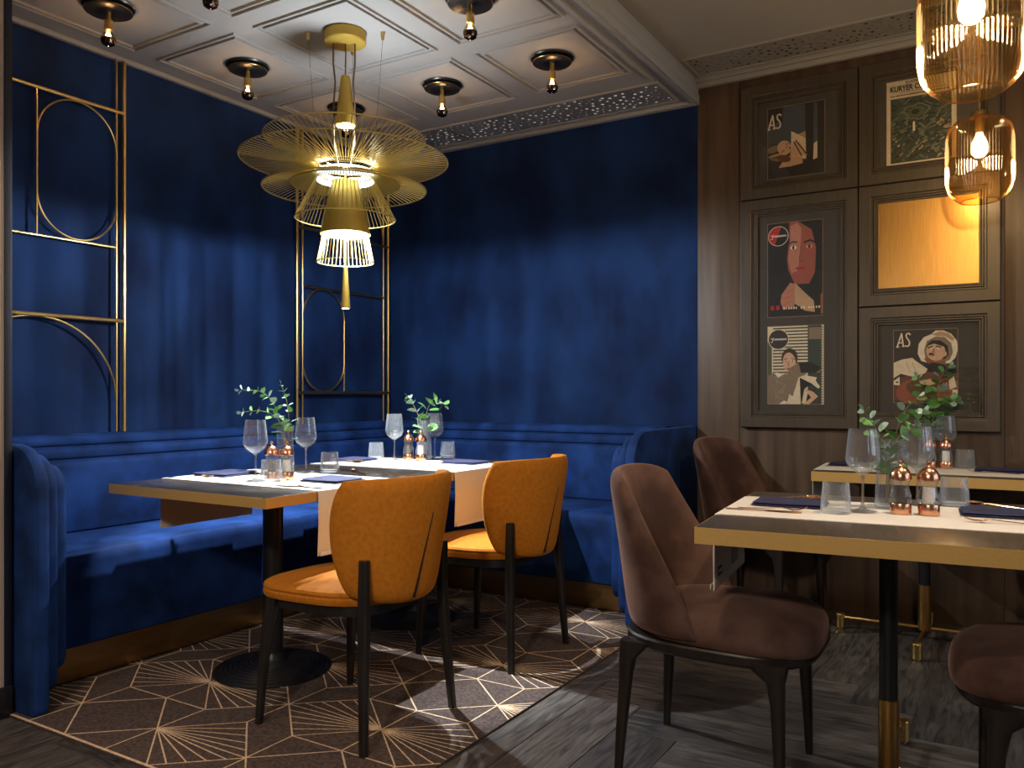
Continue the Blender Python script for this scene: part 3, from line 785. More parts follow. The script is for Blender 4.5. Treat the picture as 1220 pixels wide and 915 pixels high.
# table near left
wine_glass('wine glass at the near edge of the near left table, left of the copper mills', 1.155, -2.19)
wine_glass('wine glass right of the eucalyptus vase on the near left table', 1.056, -1.83)
mill('pepper mill with copper cap on near left table, left one behind the tumbler', 1.150, -2.105, PEPPER, 'pepper_mill', 'pepper mill')
mill('salt mill with copper cap on near left table, between the pepper mill and the vase', 1.212, -2.085, SALT, 'salt_mill', 'salt mill')
tumbler('ribbed tumbler standing in front of the copper mills on the near left table', 1.225, -2.175)
tumbler('ribbed tumbler behind the back of the nearer orange chair, on the near left table', 1.133, -1.765)
vase('slim glass vase holding eucalyptus on the near left table', 1.001, -1.895)
napkin('folded navy napkin at the bench end of the near left table, behind the copper spoon', .845, -2.07, .05, .19, .20)
napkin('folded navy napkin beside the nearer orange chair on the near left table', 1.40, -2.03, .0, .20, .17)
cutlery('spoon', 'rose gold spoon at the bench edge of the near left table', .845, -2.245, .45)
cutlery('knife', 'rose gold knife lying at the near runner edge by the nearer orange chair', 1.455, -2.255, PI + .1)
cutlery('fork', 'rose gold fork pointing at the tumbler on the near left table', 1.375, -2.205, PI - .35)
cutlery('spoon', 'rose gold spoon showing just above the back of the nearer orange chair', 1.26, -1.72, PI - .5, .7508)
cutlery('fork', 'rose gold fork past the napkin at the bench end of the near left table', .86, -1.90, .1)
# table in the corner
wine_glass('left of two wine glasses on the corner table, beside the ribbed tumbler', .969, -1.133)
wine_glass('right of two wine glasses on the corner table, beside the small vase', 1.045, -.895)
mill('pepper mill with copper cap on the corner table, left of the pair', 1.005, -1.065, PEPPER, 'pepper_mill', 'pepper mill')
mill('salt mill with copper cap on the corner table, right of the pair', 1.085, -1.065, SALT, 'salt_mill', 'salt mill')
tumbler('ribbed tumbler at the left end of the corner table', .825, -1.105)
tumbler('ribbed tumbler at the right end of the corner table against the blue bench', 1.085, -.835)
vase('slim glass vase with round eucalyptus leaves on the corner table', 1.030, -.965)
napkin('folded navy napkin at the bench end of the corner table behind the left tumbler', .80, -1.24, .1, .18, .18)
napkin('folded navy napkin by the farther orange chair on the corner table', 1.37, -1.09, 0, .20, .15)
cutlery('spoon', 'rose gold spoon on the corner table left of the left tumbler', .835, -1.36, .5)
cutlery('knife', 'rose gold knife resting by the right tumbler on the corner table', 1.24, -.95, -.6)
cutlery('fork', 'rose gold fork in front of the mills on the corner table', 1.24, -1.235, PI - .5)
# foreground right table
wine_glass('tall wine glass left of the mills on the foreground right table', 3.275, -1.862)
wine_glass('tall wine glass behind the copper mills on the foreground right table', 3.392, -1.60)
mill('pepper mill with dark peppercorns and copper cap on the foreground right table', 3.372, -1.850, PEPPER, 'pepper_mill', 'pepper mill')
mill('salt mill with white salt and copper cap on the foreground right table', 3.441, -1.835, SALT, 'salt_mill', 'salt mill')
tumbler('ribbed tumbler left of the tall wine glass on the foreground right table', 3.214, -1.925)
tumbler('ribbed tumbler behind the salt mill on the foreground right table', 3.490, -1.585)
vase('glass vase of eucalyptus behind the pepper mill on the foreground right table', 3.330, -1.748, .20, .036)
napkin('folded navy napkin on the left side of the foreground right table', 3.065, -1.815, FR, .21, .155)
napkin('folded navy napkin on the right side of the foreground right table', 3.625, -1.735, FR, .23, .155)
cutlery('fork', 'rose gold fork on the near left edge of the foreground right runner', 3.045, -1.962, .10)
cutlery('knife', 'rose gold knife along the near left edge of the foreground right runner', 3.03, -1.995, .09)
cutlery('spoon', 'rose gold spoon beyond the left napkin on the foreground right table', 3.035, -1.665, .12)
cutlery('fork', 'rose gold fork in front of the right napkin on the foreground right table', 3.625, -1.905, PI + .15)
cutlery('spoon', 'rose gold spoon beyond the right napkin on the foreground right table', 3.61, -1.56, PI - .12)
cutlery('knife', 'rose gold knife beyond the right napkin, crossing the spoon handle', 3.665, -1.605, PI + .05)
# table by the wall
wine_glass('wine glass on the table against the panelled wall, right of the foliage', 3.375, -.12)
mill('salt mill with copper cap on the table against the panelled wall', 3.382, -.195, SALT, 'salt_mill', 'salt mill')
mill('pepper mill half hidden by leaves on the table against the panelled wall', 3.318, -.205, PEPPER, 'pepper_mill', 'pepper mill')
tumbler('ribbed tumbler right of the salt mill on the table against the panelled wall', 3.455, -.150)
vase('glass vase of eucalyptus on the table against the panelled wall', 3.300, -.130, .20, .036)
napkin('folded navy napkin on the left of the table against the panelled wall', 2.99, -.24, 0, .19, .15)
napkin('folded navy napkin on the right of the table against the panelled wall', 3.605, -.245, 0, .22, .15)
cutlery('knife', 'rose gold knife by the left napkin on the table against the panelled wall', 3.0, -.345, .03)
cutlery('fork', 'rose gold fork in front of the right napkin on the table against the wall', 3.57, -.36, PI + .1)
cutlery('fork', 'rose gold fork behind the right napkin on the table against the wall', 3.59, -.135, PI - .1)

# eucalyptus (R is the room direction along which the sprigs lean)
RV = Vector((.854, .52, 0)); DV = Vector((-.52, .854, 0)); UV_ = Vector((0, 0, 1))
def br(x, y, *offs): return [Vector((x, y, ZT)) + RV * a + DV * b + UV_ * c for a, b, c in offs]
V1 = (1.001, -1.895)
sprig('long eucalyptus sprig reaching far left from the near left vase', br(*V1, (.012, .0, .015), (.004, .0, .12), (-.022, .0, .22), (-.055, .01, .30), (-.11, .015, .345), (-.20, .02, .352)), 9, .043, seed=1, pale=.25, start=.35)
sprig('lower eucalyptus sprig bending left from the near left vase', br(*V1, (-.006, .008, .015), (.0, .0, .13), (-.025, -.01, .225), (-.09, -.02, .262), (-.175, -.025, .258)), 7, .045, seed=2, pale=.25, start=.35)
sprig('upright eucalyptus sprig at the back of the near left vase', br(*V1, (.0, -.012, .015), (.012, .004, .13), (.013, .01, .235), (.0, .02, .31), (-.022, .02, .375)), 8, .041, seed=3, pale=.6, start=.25)
V2 = (1.030, -.965)
sprig('eucalyptus sprig leaning left from the corner table vase', br(*V2, (.008, 0, .015), (.0, .0, .12), (-.03, .0, .22), (-.065, .01, .29), (-.085, .01, .315)), 6, .062, seed=4, pale=.85, start=.3)
sprig('eucalyptus sprig arching right from the corner table vase', br(*V2, (-.008, 0, .015), (.004, .0, .13), (.012, .0, .24), (.05, .0, .31), (.10, .0, .275)), 7, .064, seed=5, pale=.45, start=.3)
V3 = (3.330, -1.748)
sprig('eucalyptus sprig leaning left from the foreground vase on the right', br(*V3, (.012, 0, .015), (.0, .0, .10), (-.02, .0, .19), (-.04, .0, .235), (-.075, .0, .285)), 8, .047, seed=6, pale=.35, start=.25)
sprig('eucalyptus sprig leaning right from the foreground vase on the right', br(*V3, (-.01, 0, .015), (.0, .005, .12), (.025, .005, .20), (.07, .0, .235), (.10, .0, .28)), 8, .049, seed=7, pale=.45, start=.28)
sprig('tall eucalyptus sprig rising toward the cowboy poster from the foreground vase', br(*V3, (.0, .01, .015), (.008, .01, .13), (.03, .02, .22), (.065, .03, .29), (.10, .03, .325)), 7, .046, seed=8, pale=.2, start=.2)
V4 = (3.300, -.130)
sprig('eucalyptus sprig bending left from the vase by the panelled wall', br(*V4, (.01, 0, .015), (.0, .0, .13), (.01, .0, .25), (-.02, -.005, .35), (-.05, -.01, .41)), 8, .062, seed=9, pale=.2, start=.35)
sprig('eucalyptus sprig bending right from the vase by the panelled wall', br(*V4, (-.01, 0, .015), (.01, .0, .14), (.04, .0, .25), (.09, -.005, .31), (.13, -.01, .30)), 8, .064, seed=10, pale=.15, start=.35)
sprig('tall eucalyptus sprig in front of the cowboy poster from the wall table vase', br(*V4, (.0, .008, .015), (.015, .004, .15), (.045, .0, .30), (.06, .0, .40), (.10, .0, .46)), 8, .060, seed=11, pale=.15, start=.3)

# ------------------------------------------------------------------ chairs (local +x is forward)
def rrect(cx, cy, z, a, b, n=4, e=4):
    ring = []
    for i in range(4 * n):
        t = 2 * PI * (i + .5) / (4 * n)
        c, s = math.cos(t), math.sin(t)
        ring.append((cx + a * math.copysign(abs(c) ** (2 / e), c), cy + b * math.copysign(abs(s) ** (2 / e), s), z))
    return ring
def seat_outline(t, xr, xf, wr, wf, e=3.2):
    c, s = math.cos(t), math.sin(t)
    x = math.copysign(abs(c) ** (2 / e), c); y = math.copysign(abs(s) ** (2 / e), s)
    X = (xr + xf) / 2 + x * (xf - xr) / 2
    w = wr + (wf - wr) * (x + 1) / 2
    return X, y * w
def slab(mb, prof, xr, xf, wr, wf, e=3.2, n=48, crown=0, front=0):
    rings = []
    for ins, z in prof:
        ring = []
        for j in range(n):
            t = 2 * PI * j / n; X, Y = seat_outline(t, xr + ins, xf - ins, wr - ins, wf - ins, e)
            ring.append((X, Y, z - front * max(0, (X - (xr + xf) / 2) / (xf - xr) * 2) ** 3))
        rings.append(ring)
    # crowned top
    last = prof[-1]
    for k in (.8, .55, .3, .05):
        ring = []
        for j in range(n):
            t = 2 * PI * j / n; X, Y = seat_outline(t, xr + last[0], xf - last[0], wr - last[0], wf - last[0], e)
            cx = (xr + xf) / 2
            X2 = cx + (X - cx) * k
            ring.append((X2, Y * k, last[1] + crown * (1 - k * k) - front * max(0, (X2 - cx) / (xf - xr) * 2) ** 3))
        rings.append(ring)
    return mb.loft(rings)

def orange_chair(label, loc, rz, grp):
    t = thing('dining_chair', label, 'chair', loc, rz, grp)
    m = MB(); slab(m, [(.02, .418), (.004, .420), (0, .428), (0, .440), (.003, .4435), (.0035, .4450), (.001, .4475), (0, .453), (.004, .461), (.016, .467), (.04, .470)], -.215, .295, .205, .245, 2.7, 56, .010, .010)
    m.build('seat', MUST, t)
    m = MB(); slab(m, [(.03, .385), (.024, .386), (.024, .4175)], -.215, .255, .205, .245, 3.4, 48, 0)
    m.build('seat_frame', BLACKW, t)
    A = math.radians(88)
    def shell(u, v):
        s = (v + 1) / 2
        w = .192 + .062 * s ** .75; d = .16 + .04 * s
        th = u * A
        x = -.256 - .058 * s + d * (1 - math.cos(th)) / (1 - math.cos(A))
        y = w * math.sin(th) / math.sin(A)
        z = .422 + .445 * s - .042 * (1 - u * u) * s
        return (x, y, z)
    back = MB().pillow(shell, 38, 28, .038, .64, 10).build('backrest', MUST, t)
    pts = []
    for k in range(15):
        v = -.90 + k / 14 * 1.32; u = .10 - .14 * k / 14
        q = Vector(shell(u, v)); e = .01
        du = Vector(shell(u + e, v)) - Vector(shell(u - e, v)); dv = Vector(shell(u, v + e)) - Vector(shell(u, v - e))
        nn = du.cross(dv).normalized()
        if nn.x > 0: nn = -nn
        pts.append(q + nn * .0185)
    MB().tube(pts, [.0052 - .0036 * k / 14 for k in range(15)], 6).build('seam', BLACKM, back)
    for sy in (1, -1):
        m = MB(); m.loft([rrect(.222, sy * .217, 0, .0105, .0105), rrect(.205, sy * .206, .25, .0165, .015), rrect(.185, sy * .192, .40, .024, .019), rrect(.183, sy * .190, .4165, .024, .019)])
        m.build('leg', BLACKW, t)
        m = MB(); m.loft([rrect(-.238, sy * .227, 0, .0120, .0115), rrect(-.224, sy * .211, .22, .0155, .0145), rrect(-.216, sy * .201, .38, .0180, .0160), rrect(-.214, sy * .198, .47, .0165, .0155), rrect(-.217, sy * .200, .560, .0150, .0145), rrect(-.217, sy * .200, .576, .0140, .0135)])
        m.build('leg', BLACKW, t)
    return t
orange_chair('mustard orange velvet chair nearest the camera at the near left table', (1.752, -2.288, .0085), PI, 'mustard chairs')
orange_chair('mustard orange velvet chair farther back at the corner table', (1.748, -1.438, .0085), PI, 'mustard chairs')

def brown_chair(label, loc, rz, grp):
    t = thing('dining_chair', label, 'chair', loc, rz, grp)
    m = MB(); slab(m, [(.020, .402), (.006, .404), (.001, .412), (0, .43), (.003, .455), (.012, .474), (.030, .486), (.06, .492)], -.215, .300, .205, .245, 2.8, 56, .014, .016)
    m.build('seat', BROWN, t)
    m = MB(); slab(m, [(.024, .366), (.010, .368), (.004, .376), (.004, .396), (.008, .4015)], -.262, .292, .215, .242, 2.9, 56, 0)
    m.build('seat_frame', DARKW, t)
    A = math.radians(82)
    def shell(u, v):
        s = (v + 1) / 2
        w = .228 - .030 * s ** 1.3
        d = .285 - .215 * s ** .85
        th = u * A
        x = -.235 - .058 * s + d * ((1 - math.cos(th)) / (1 - math.cos(A))) ** 1.0
        y = w * math.sin(th) / math.sin(A)
        z = .402 + .468 * s - .02 * abs(u) ** 3 * s
        return (x, y, z)
    MB().pillow(shell, 34, 28, lambda a, b: .052 + .006 * (1 - b), .30, 9).build('backrest', BROWN, t)
    for sy in (1, -1):
        m = MB(); m.loft([rrect(.215, sy * .213, 0, .0105, .0105), rrect(.212, sy * .208, .12, .014, .0135), rrect(.206, sy * .202, .28, .0185, .017), rrect(.200, sy * .198, .335, .024, .020), rrect(.185, sy * .196, .362, .045, .026), rrect(.175, sy * .195, .385, .060, .028)])
        m.build('leg', DARKW, t)
        m = MB(); m.loft([rrect(-.232, sy * .213, 0, .0105, .0105), rrect(-.226, sy * .205, .12, .014, .013), rrect(-.216, sy * .193, .28, .0185, .016), rrect(-.212, sy * .188, .335, .023, .019), rrect(-.200, sy * .182, .362, .036, .024), rrect(-.190, sy * .178, .385, .045, .026)])
        m.build('leg', DARKW, t)
    return t
brown_chair('brown velvet chair in the foreground, drawn out from the foreground right table', (2.905, -2.000, 0), math.radians(2), 'brown velvet chairs')
brown_chair('brown velvet chair farther back beside the blue bench arm and the panelled wall', (2.579, -.300, 0), math.radians(-14), 'brown velvet chairs')
brown_chair('brown velvet chair cut by the lower right corner of the photo', (3.80, -2.02, 0), PI + math.radians(4), 'brown velvet chairs')
brown_chair('brown velvet chair in shadow at the right end of the wall table', (3.93, -.40, 0), PI, 'brown velvet chairs')

# ------------------------------------------------------------------ framed pictures
def art_mat(name, c): return plain(name, c, .55, 0, .06, 60)
AM = {k: art_mat('print ' + k, v) for k, v in dict(
    black=(.010, .009, .009), dark=(.035, .028, .022), brown=(.14, .055, .025), rust=(.32, .085, .04), tan=(.54, .32, .18), cream=(.84, .68, .47),
    skin=(.72, .42, .26), pale=(.90, .76, .56), slate=(.06, .075, .10), grey=(.19, .19, .19), redskin=(.34, .085, .06), red=(.50, .02, .022),
    pinkskin=(.52, .20, .13), green=(.035, .055, .038), lgreen=(.17, .20, .12), olive=(.09, .10, .055), white=(.85, .80, .70), sepia=(.26, .18, .12)).items()}
AK = list(AM)
class Art:
    """flat shapes of a printed page, drawn in page coordinates 0..1"""
    def __init__(s, x0, z0, w, h, y): s.x0, s.z0, s.w, s.h, s.y = x0, z0, w, h, y; s.mb = MB(); s.k = 0
    def P(s, p, d): return (s.x0 + p[0] * s.w, s.y - d, s.z0 + p[1] * s.h)
    def poly(s, pts, c):
        s.k += 1; d = .0004 + s.k * .00002
        pts = [(min(1, max(0, a)), min(1, max(0, b))) for a, b in pts]
        s.mb.add([s.P(p, d) for p in pts], [tuple(range(len(pts)))], AK.index(c)); return s
    def ell(s, cx, cy, rx, ry, c, rot=0, n=28, a0=0, a1=2 * PI):
        pts = []
        for i in range(n):
            a = a0 + (a1 - a0) * i / (n if a1 - a0 > 6.2 else n - 1); x, y = rx * math.cos(a), ry * math.sin(a)
            pts.append((cx + x * math.cos(rot) - y * math.sin(rot) * s.h / s.w * 1, cy + x * math.sin(rot) * s.w / s.h + y * math.cos(rot)))
        return s.poly(pts, c)
    def stroke(s, pts, w, c):
        for a, b in zip(pts, pts[1:]):
            dx, dy = (b[0] - a[0]) * s.w, (b[1] - a[1]) * s.h; L = math.hypot(dx, dy) or 1
            nx, ny = -dy / L * w / 2 / s.w, dx / L * w / 2 / s.h; ex, ey = dx / L * w * .3 / s.w, dy / L * w * .3 / s.h
            s.poly([(a[0] + nx - ex, a[1] + ny - ey), (a[0] - nx - ex, a[1] - ny - ey), (b[0] - nx + ex, b[1] - ny + ey), (b[0] + nx + ex, b[1] + ny + ey)], c)
        return s
    def text(s, body, x, z, size, c, bold=0, shear=0, sx=1):
        cu = bpy.data.curves.new('lettering', 'FONT'); cu.body = body; cu.size = size; cu.offset = bold; cu.shear = shear; cu.resolution_u = 3
        ob = bpy.data.objects.new('lettering', cu); C.objects.link(ob)
        me = bpy.data.meshes.new_from_object(ob.evaluated_get(bpy.context.evaluated_depsgraph_get()))
        s.k += 1; d = .0006 + s.k * .00002
        s.mb.add([(s.x0 + x * s.w + v.co.x * sx, s.y - d, s.z0 + z * s.h + v.co.y) for v in me.vertices], [list(p.vertices) for p in me.polygons], AK.index(c))
        bpy.data.objects.remove(ob); bpy.data.curves.remove(cu); bpy.data.meshes.remove(me); return s
    def AS(s, x, z, h, c='pale'):
        k = h * s.w and s.h / s.w; w = h * .085 * s.h
        f = lambda a, b: (x + a * h * k, z + b * h)
        s.stroke([f(0, 0), f(.30, 1.0), f(.42, .05)], w * 1.15, c); s.stroke([f(.12, .30), f(.40, .33)], w, c); s.stroke([f(-.05, .0), f(.14, .02)], w * .9, c); s.stroke([f(.34, .04), f(.5, .06)], w * .9, c)
        s.stroke([f(.88, .90), f(.78, 1.0), f(.66, .98), f(.60, .85), f(.64, .68), f(.78, .48), f(.84, .30), f(.80, .12), f(.68, .04), f(.56, .08)], w * 1.15, c); return s

def page(parent, o, x0, z0, w, h, y, draw, label=None):
    a = Art(x0, z0, w, h, y)
    a.mb.bx(x0, x0 + w, y - .0004, y, z0, z0 + h, 0, AK.index('dark'))
    draw(a)
    for q in (((.003, .003), (.003, .997)), ((.997, .003), (.997, .997)), ((.003, .003), (.997, .003)), ((.003, .997), (.997, .997))): a.stroke(q, .0016, 'tan')
    for i in range(len(a.mb.v)): a.mb.v[i] = (a.mb.v[i][0] - o[0], a.mb.v[i][1] - o[1], a.mb.v[i][2] - o[2])
    p = a.mb.build('printed_page', [AM[k] for k in AK], parent, 20)
    if label: p['label'] = label
    return p

def frame(label, x0, x1, z0, z1, cat='picture frame', inset=.068, glass=True, back=MOUNT, name='picture_frame', t=None):
    o = ((x0 + x1) / 2, 0, z0); T = Matrix.Translation(Vector((-o[0], 0, -o[2])))
    t = thing(name, label, cat, o)
    def rring(ins, y): return [(x0 + ins, y, z0 + ins), (x1 - ins, y, z0 + ins), (x1 - ins, y, z1 - ins), (x0 + ins, y, z1 - ins)]
    g = .0022
    prof = [(g, -.0008), (g, -.036), (g + .003, -.040), (inset - .014, -.040), (inset - .010, -.0365), (inset - .009, -.030), (inset - .002, -.030), (inset, -.027), (inset, -.012)]
    m = MB().loft([rring(i, y) for i, y in prof], True, False, M=T)
    m.build('frame', BRONZE, t, 25)
    prof = [(inset + .0006, -.0125), (inset + .0006, -.0270), (inset + .003, -.0315), (inset + .008, -.0315), (inset + .0125, -.0265), (inset + .0145, -.0235), (inset + .0195, -.0235), (inset + .021, -.0215), (inset + .021, -.0125)]
    MB().loft([rring(i, y) for i, y in prof], False, False, M=T).build('moulding', BRONZE, t, 25)
    MB().bx(x0 + inset, x1 - inset, -.0120, -.0095, z0 + inset, z1 - inset, 0, 0, T).build('backing', back, t)
    if glass: MB().bx(x0 + inset + .0205, x1 - inset - .0205, -.0218, -.0205, z0 + inset + .0205, z1 - inset - .0205, 0, 0, T).build('glass_pane', PANE, t)
    return t, o
FX = (2.409, 2.990, 3.5945); FZ = (.912, 1.513, 2.105, 2.70)
YP = -.0122

def cowboy(a):
    a.poly([(0, 0), (1, 0), (1, 1), (0, 1)], 'dark')
    a.poly([(0, .04), (.55, 0), (1, 0), (1, .4), (.6, .5), (0, .3)], 'brown')
    a.poly([(.44, .57), (.385, .67), (.40, .80), (.48, .89), (.60, .93), (.66, .975), (.78, .975), (.90, .925), (.985, .83), (1, .72), (.965, .61), (.88, .535), (.74, .52), (.56, .54)], 'pale')
    a.poly([(.51, .58), (.485, .72), (.53, .84), (.66, .895), (.80, .885), (.90, .80), (.925, .68), (.88, .58), (.76, .54), (.60, .55)], 'sepia')
    a.poly([(.60, .925), (.68, .90), (.80, .895), (.92, .83), (.95, .86), (.86, .93), (.74, .965)], 'tan')
    a.poly([(.53, .66), (.525, .78), (.60, .845), (.74, .84), (.85, .765), (.86, .64), (.80, .59), (.70, .60)], 'black')
    a.ell(.665, .695, .145, .125, 'skin', .25); a.ell(.63, .65, .09, .07, 'skin'); a.ell(.80, .66, .035, .035, 'skin')
    a.poly([(.54, .775), (.64, .80), (.80, .755), (.79, .81), (.66, .845), (.55, .815)], 'black')
    a.ell(.60, .655, .045, .022, 'black', -.2); a.ell(.60, .645, .03, .008, 'pinkskin'); a.stroke([(.55, .745), (.61, .765)], .006, 'black'); a.stroke([(.67, .765), (.74, .752)], .006, 'black'); a.ell(.59, .735, .016, .010, 'white'); a.ell(.70, .735, .016, .010, 'white'); a.stroke([(.64, .73), (.62, .69), (.645, .685)], .004, 'brown')
    a.poly([(.48, .60), (.56, .52), (.70, .50), (.84, .50), (.80, .58), (.66, .55), (.54, .62)], 'rust')
    a.poly([(.48, .50), (.62, .55), (.78, .52), (1, .44), (1, .40), (.60, .38)], 'black')
    a.poly([(0, .55), (.14, .595), (.30, .615), (.36, .57), (.54, .46), (.50, .40), (.30, .36), (.12, .40), (0, .34)], 'cream')
    a.stroke([(.30, .55), (.36, .42)], .003, 'tan'); a.stroke([(.20, .56), (.27, .42)], .003, 'tan')
    a.poly([(0, .30), (.10, .36), (.10, .24), (0, .25)], 'pale'); a.ell(.06, .285, .02, .012, 'black')
    a.poly([(.34, .36), (.56, .42), (.76, .42), (.84, .34), (.72, .28), (.50, .28), (.30, .30)], 'brown')
    a.ell(.30, .16, .26, .16, 'rust', .3); a.ell(.72, .17, .22, .14, 'rust'); a.ell(.50, .22, .30, .12, 'brown'); a.ell(.52, .22, .09, .07, 'black')
    a.poly([(.62, .20), (1, .31), (1, .20), (.68, .13)], 'rust')
    for k in range(7): a.stroke([(.70 + k * .042, .165 + k * .012), (.70 + k * .042, .235 + k * .014)], .002, 'pale')
    a.poly([(.40, .30), (.60, .33), (.66, .26), (.56, .24), (.42, .26)], 'skin'); a.poly([(.86, .30), (.94, .36), (.98, .22), (.88, .18)], 'cream'); a.poly([(.90, .02), (1, .04), (1, .18), (.92, .18)], 'cream')
    a.AS(.06, .765, .185)
def sleeper(a):
    a.poly([(0, 0), (1, 0), (1, 1), (0, 1)], 'black')
    a.poly([(.0, .38), (.42, .38), (.42, .78), (0, .80)], 'slate'); a.poly([(.27, .78), (.62, .62), (.62, .98), (.27, 1)], 'slate'); a.poly([(.42, .35), (.70, .25), (.70, .68), (.42, .72)], 'tan')
    a.poly([(.42, .55), (.70, .62), (.70, .98), (.42, .98)], 'slate'); a.poly([(.42, .28), (.70, .22), (.69, .50), (.42, .64)], 'cream')
    a.poly([(.68, .16), (.80, .16), (.82, 1), (.70, 1), (.66, .96)], 'black'); a.poly([(.80, .30), (.88, .30), (.87, .98), (.81, .98)], 'slate'); a.poly([(.80, .20), (.87, .22), (.87, .45), (.81, .42)], 'cream')
    a.poly([(.24, .20), (.36, .30), (.62, .27), (.62, .17), (.40, .15), (.20, .15)], 'skin'); a.poly([(.40, .30), (.60, .28), (.70, .28), (.58, .45), (.46, .50)], 'skin')
    a.stroke([(.47, .48), (.60, .28)], .006, 'black'); a.stroke([(.50, .50), (.68, .30)], .006, 'black')
    a.ell(.12, .36, .14, .14, 'dark'); a.ell(.10, .33, .12, .09, 'black'); a.ell(.11, .42, .12, .05, 'sepia', .2); a.ell(.14, .33, .13, .02, 'tan', .15); a.ell(.16, .27, .12, .02, 'sepia', -.2)
    a.ell(.30, .42, .12, .105, 'skin', .5); a.ell(.37, .385, .05, .05, 'skin')
    a.stroke([(.25, .36), (.30, .385)], .004, 'black'); a.stroke([(.33, .46), (.38, .475)], .004, 'black'); a.ell(.40, .405, .022, .01, 'black', .8); a.stroke([(.33, .41), (.37, .43)], .003, 'brown')
    a.ell(.30, .27, .12, .05, 'brown', -.3); a.AS(.015, .70, .20)
def aerial(a):
    a.poly([(0, 0), (1, 0), (1, 1), (0, 1)], 'cream')
    a.poly([(.06, .06), (.93, .06), (.93, .80), (.06, .80)], 'green'); rnd = random.Random(4)
    def cl(p): return (min(.93, max(.06, p[0])), min(.80, max(.06, p[1])))
    for k in range(110):
        x, y = rnd.uniform(.08, .92), rnd.uniform(.50, .79); w, h, r = rnd.uniform(.02, .08), rnd.uniform(.004, .015), rnd.uniform(-.8, .8)
        pts = [cl((x + w * math.cos(t) * math.cos(r) - h * math.sin(t) * math.sin(r), y + w * math.cos(t) * math.sin(r) * .8 + h * math.sin(t) * math.cos(r))) for t in [i * PI / 5 for i in range(10)]]
        a.poly(pts, rnd.choice(['olive', 'black', 'black', 'olive', 'green', 'lgreen']))
    ring = [cl((.44 + .17 * math.cos(t) * (1 + .2 * math.sin(3 * t)), .62 + .085 * math.sin(t) * (1 + .15 * math.cos(5 * t)))) for t in [i * 2 * PI / 22 for i in range(23)]]
    a.stroke(ring, .006, 'lgreen'); a.ell(.44, .62, .13, .06, 'olive'); a.ell(.42, .62, .06, .03, 'black')
    for p in ([(.06, .36), (.30, .42), (.38, .48), (.52, .40), (.93, .47)], [(.08, .30), (.34, .36)], [(.52, .40), (.70, .50), (.78, .62), (.93, .66)], [(.30, .12), (.48, .24), (.66, .34), (.90, .36)]): a.stroke(p, .006, 'lgreen')
    for k in range(260):
        x, y = rnd.uniform(.07, .92), rnd.uniform(.07, .53); w, h = rnd.uniform(.010, .042), rnd.uniform(.004, .013); r = rnd.choice((.35, .45, -.5, .2))
        pts = [cl((x + u * w * math.cos(r) - v * h * math.sin(r), y + u * w * math.sin(r) + v * h * math.cos(r))) for u, v in ((-1, -1), (1, -1), (1, 1), (-1, 1))]
        a.poly(pts, rnd.choice(['black', 'black', 'black', 'olive', 'lgreen', 'lgreen', 'green', 'tan']))
    a.poly([(.385, .40), (.42, .40), (.415, .50), (.40, .515), (.385, .49)], 'cream')
    a.text('ILUSTR', .28, .955, .017, 'black', .0004); a.text('KURYER CO', .055, .875, .0375, 'black', .0012, 0, .72)
    a.stroke([(.2, .858), (.85, .858)], .002, 'brown')
    for k in range(22): a.stroke([(.07 + k * .038, .826), (.07 + k * .038 + rnd.uniform(.012, .026), .826)], .006, 'brown')
def badge(a, cx, cy, r, left, right):
    ry = r * a.w / a.h
    a.ell(cx, cy, r * 1.07, ry * 1.07, 'cream', 0, 40); a.ell(cx, cy, r, ry, right, 0, 40)
    if left != right: a.poly([(cx + r * math.cos(t), cy + ry * math.sin(t)) for t in [math.radians(72) + i * math.radians(176) / 20 for i in range(21)]], left)
    f = lambda u, v: (cx + u * r, cy + v * ry)
    a.stroke([f(-.78, .16), f(-.66, -.02), f(-.5, .2), f(-.62, -.28), f(-.82, -.3)], .003, 'white')
    for k in range(6):
        u = -.42 + k * .19; a.stroke([f(u, -.08), f(u + .05, .1), f(u + .10, -.08), f(u + .17, .06)], .0024, 'white')
    a.stroke([f(.72, .08), f(.84, -.06)], .004, 'white')
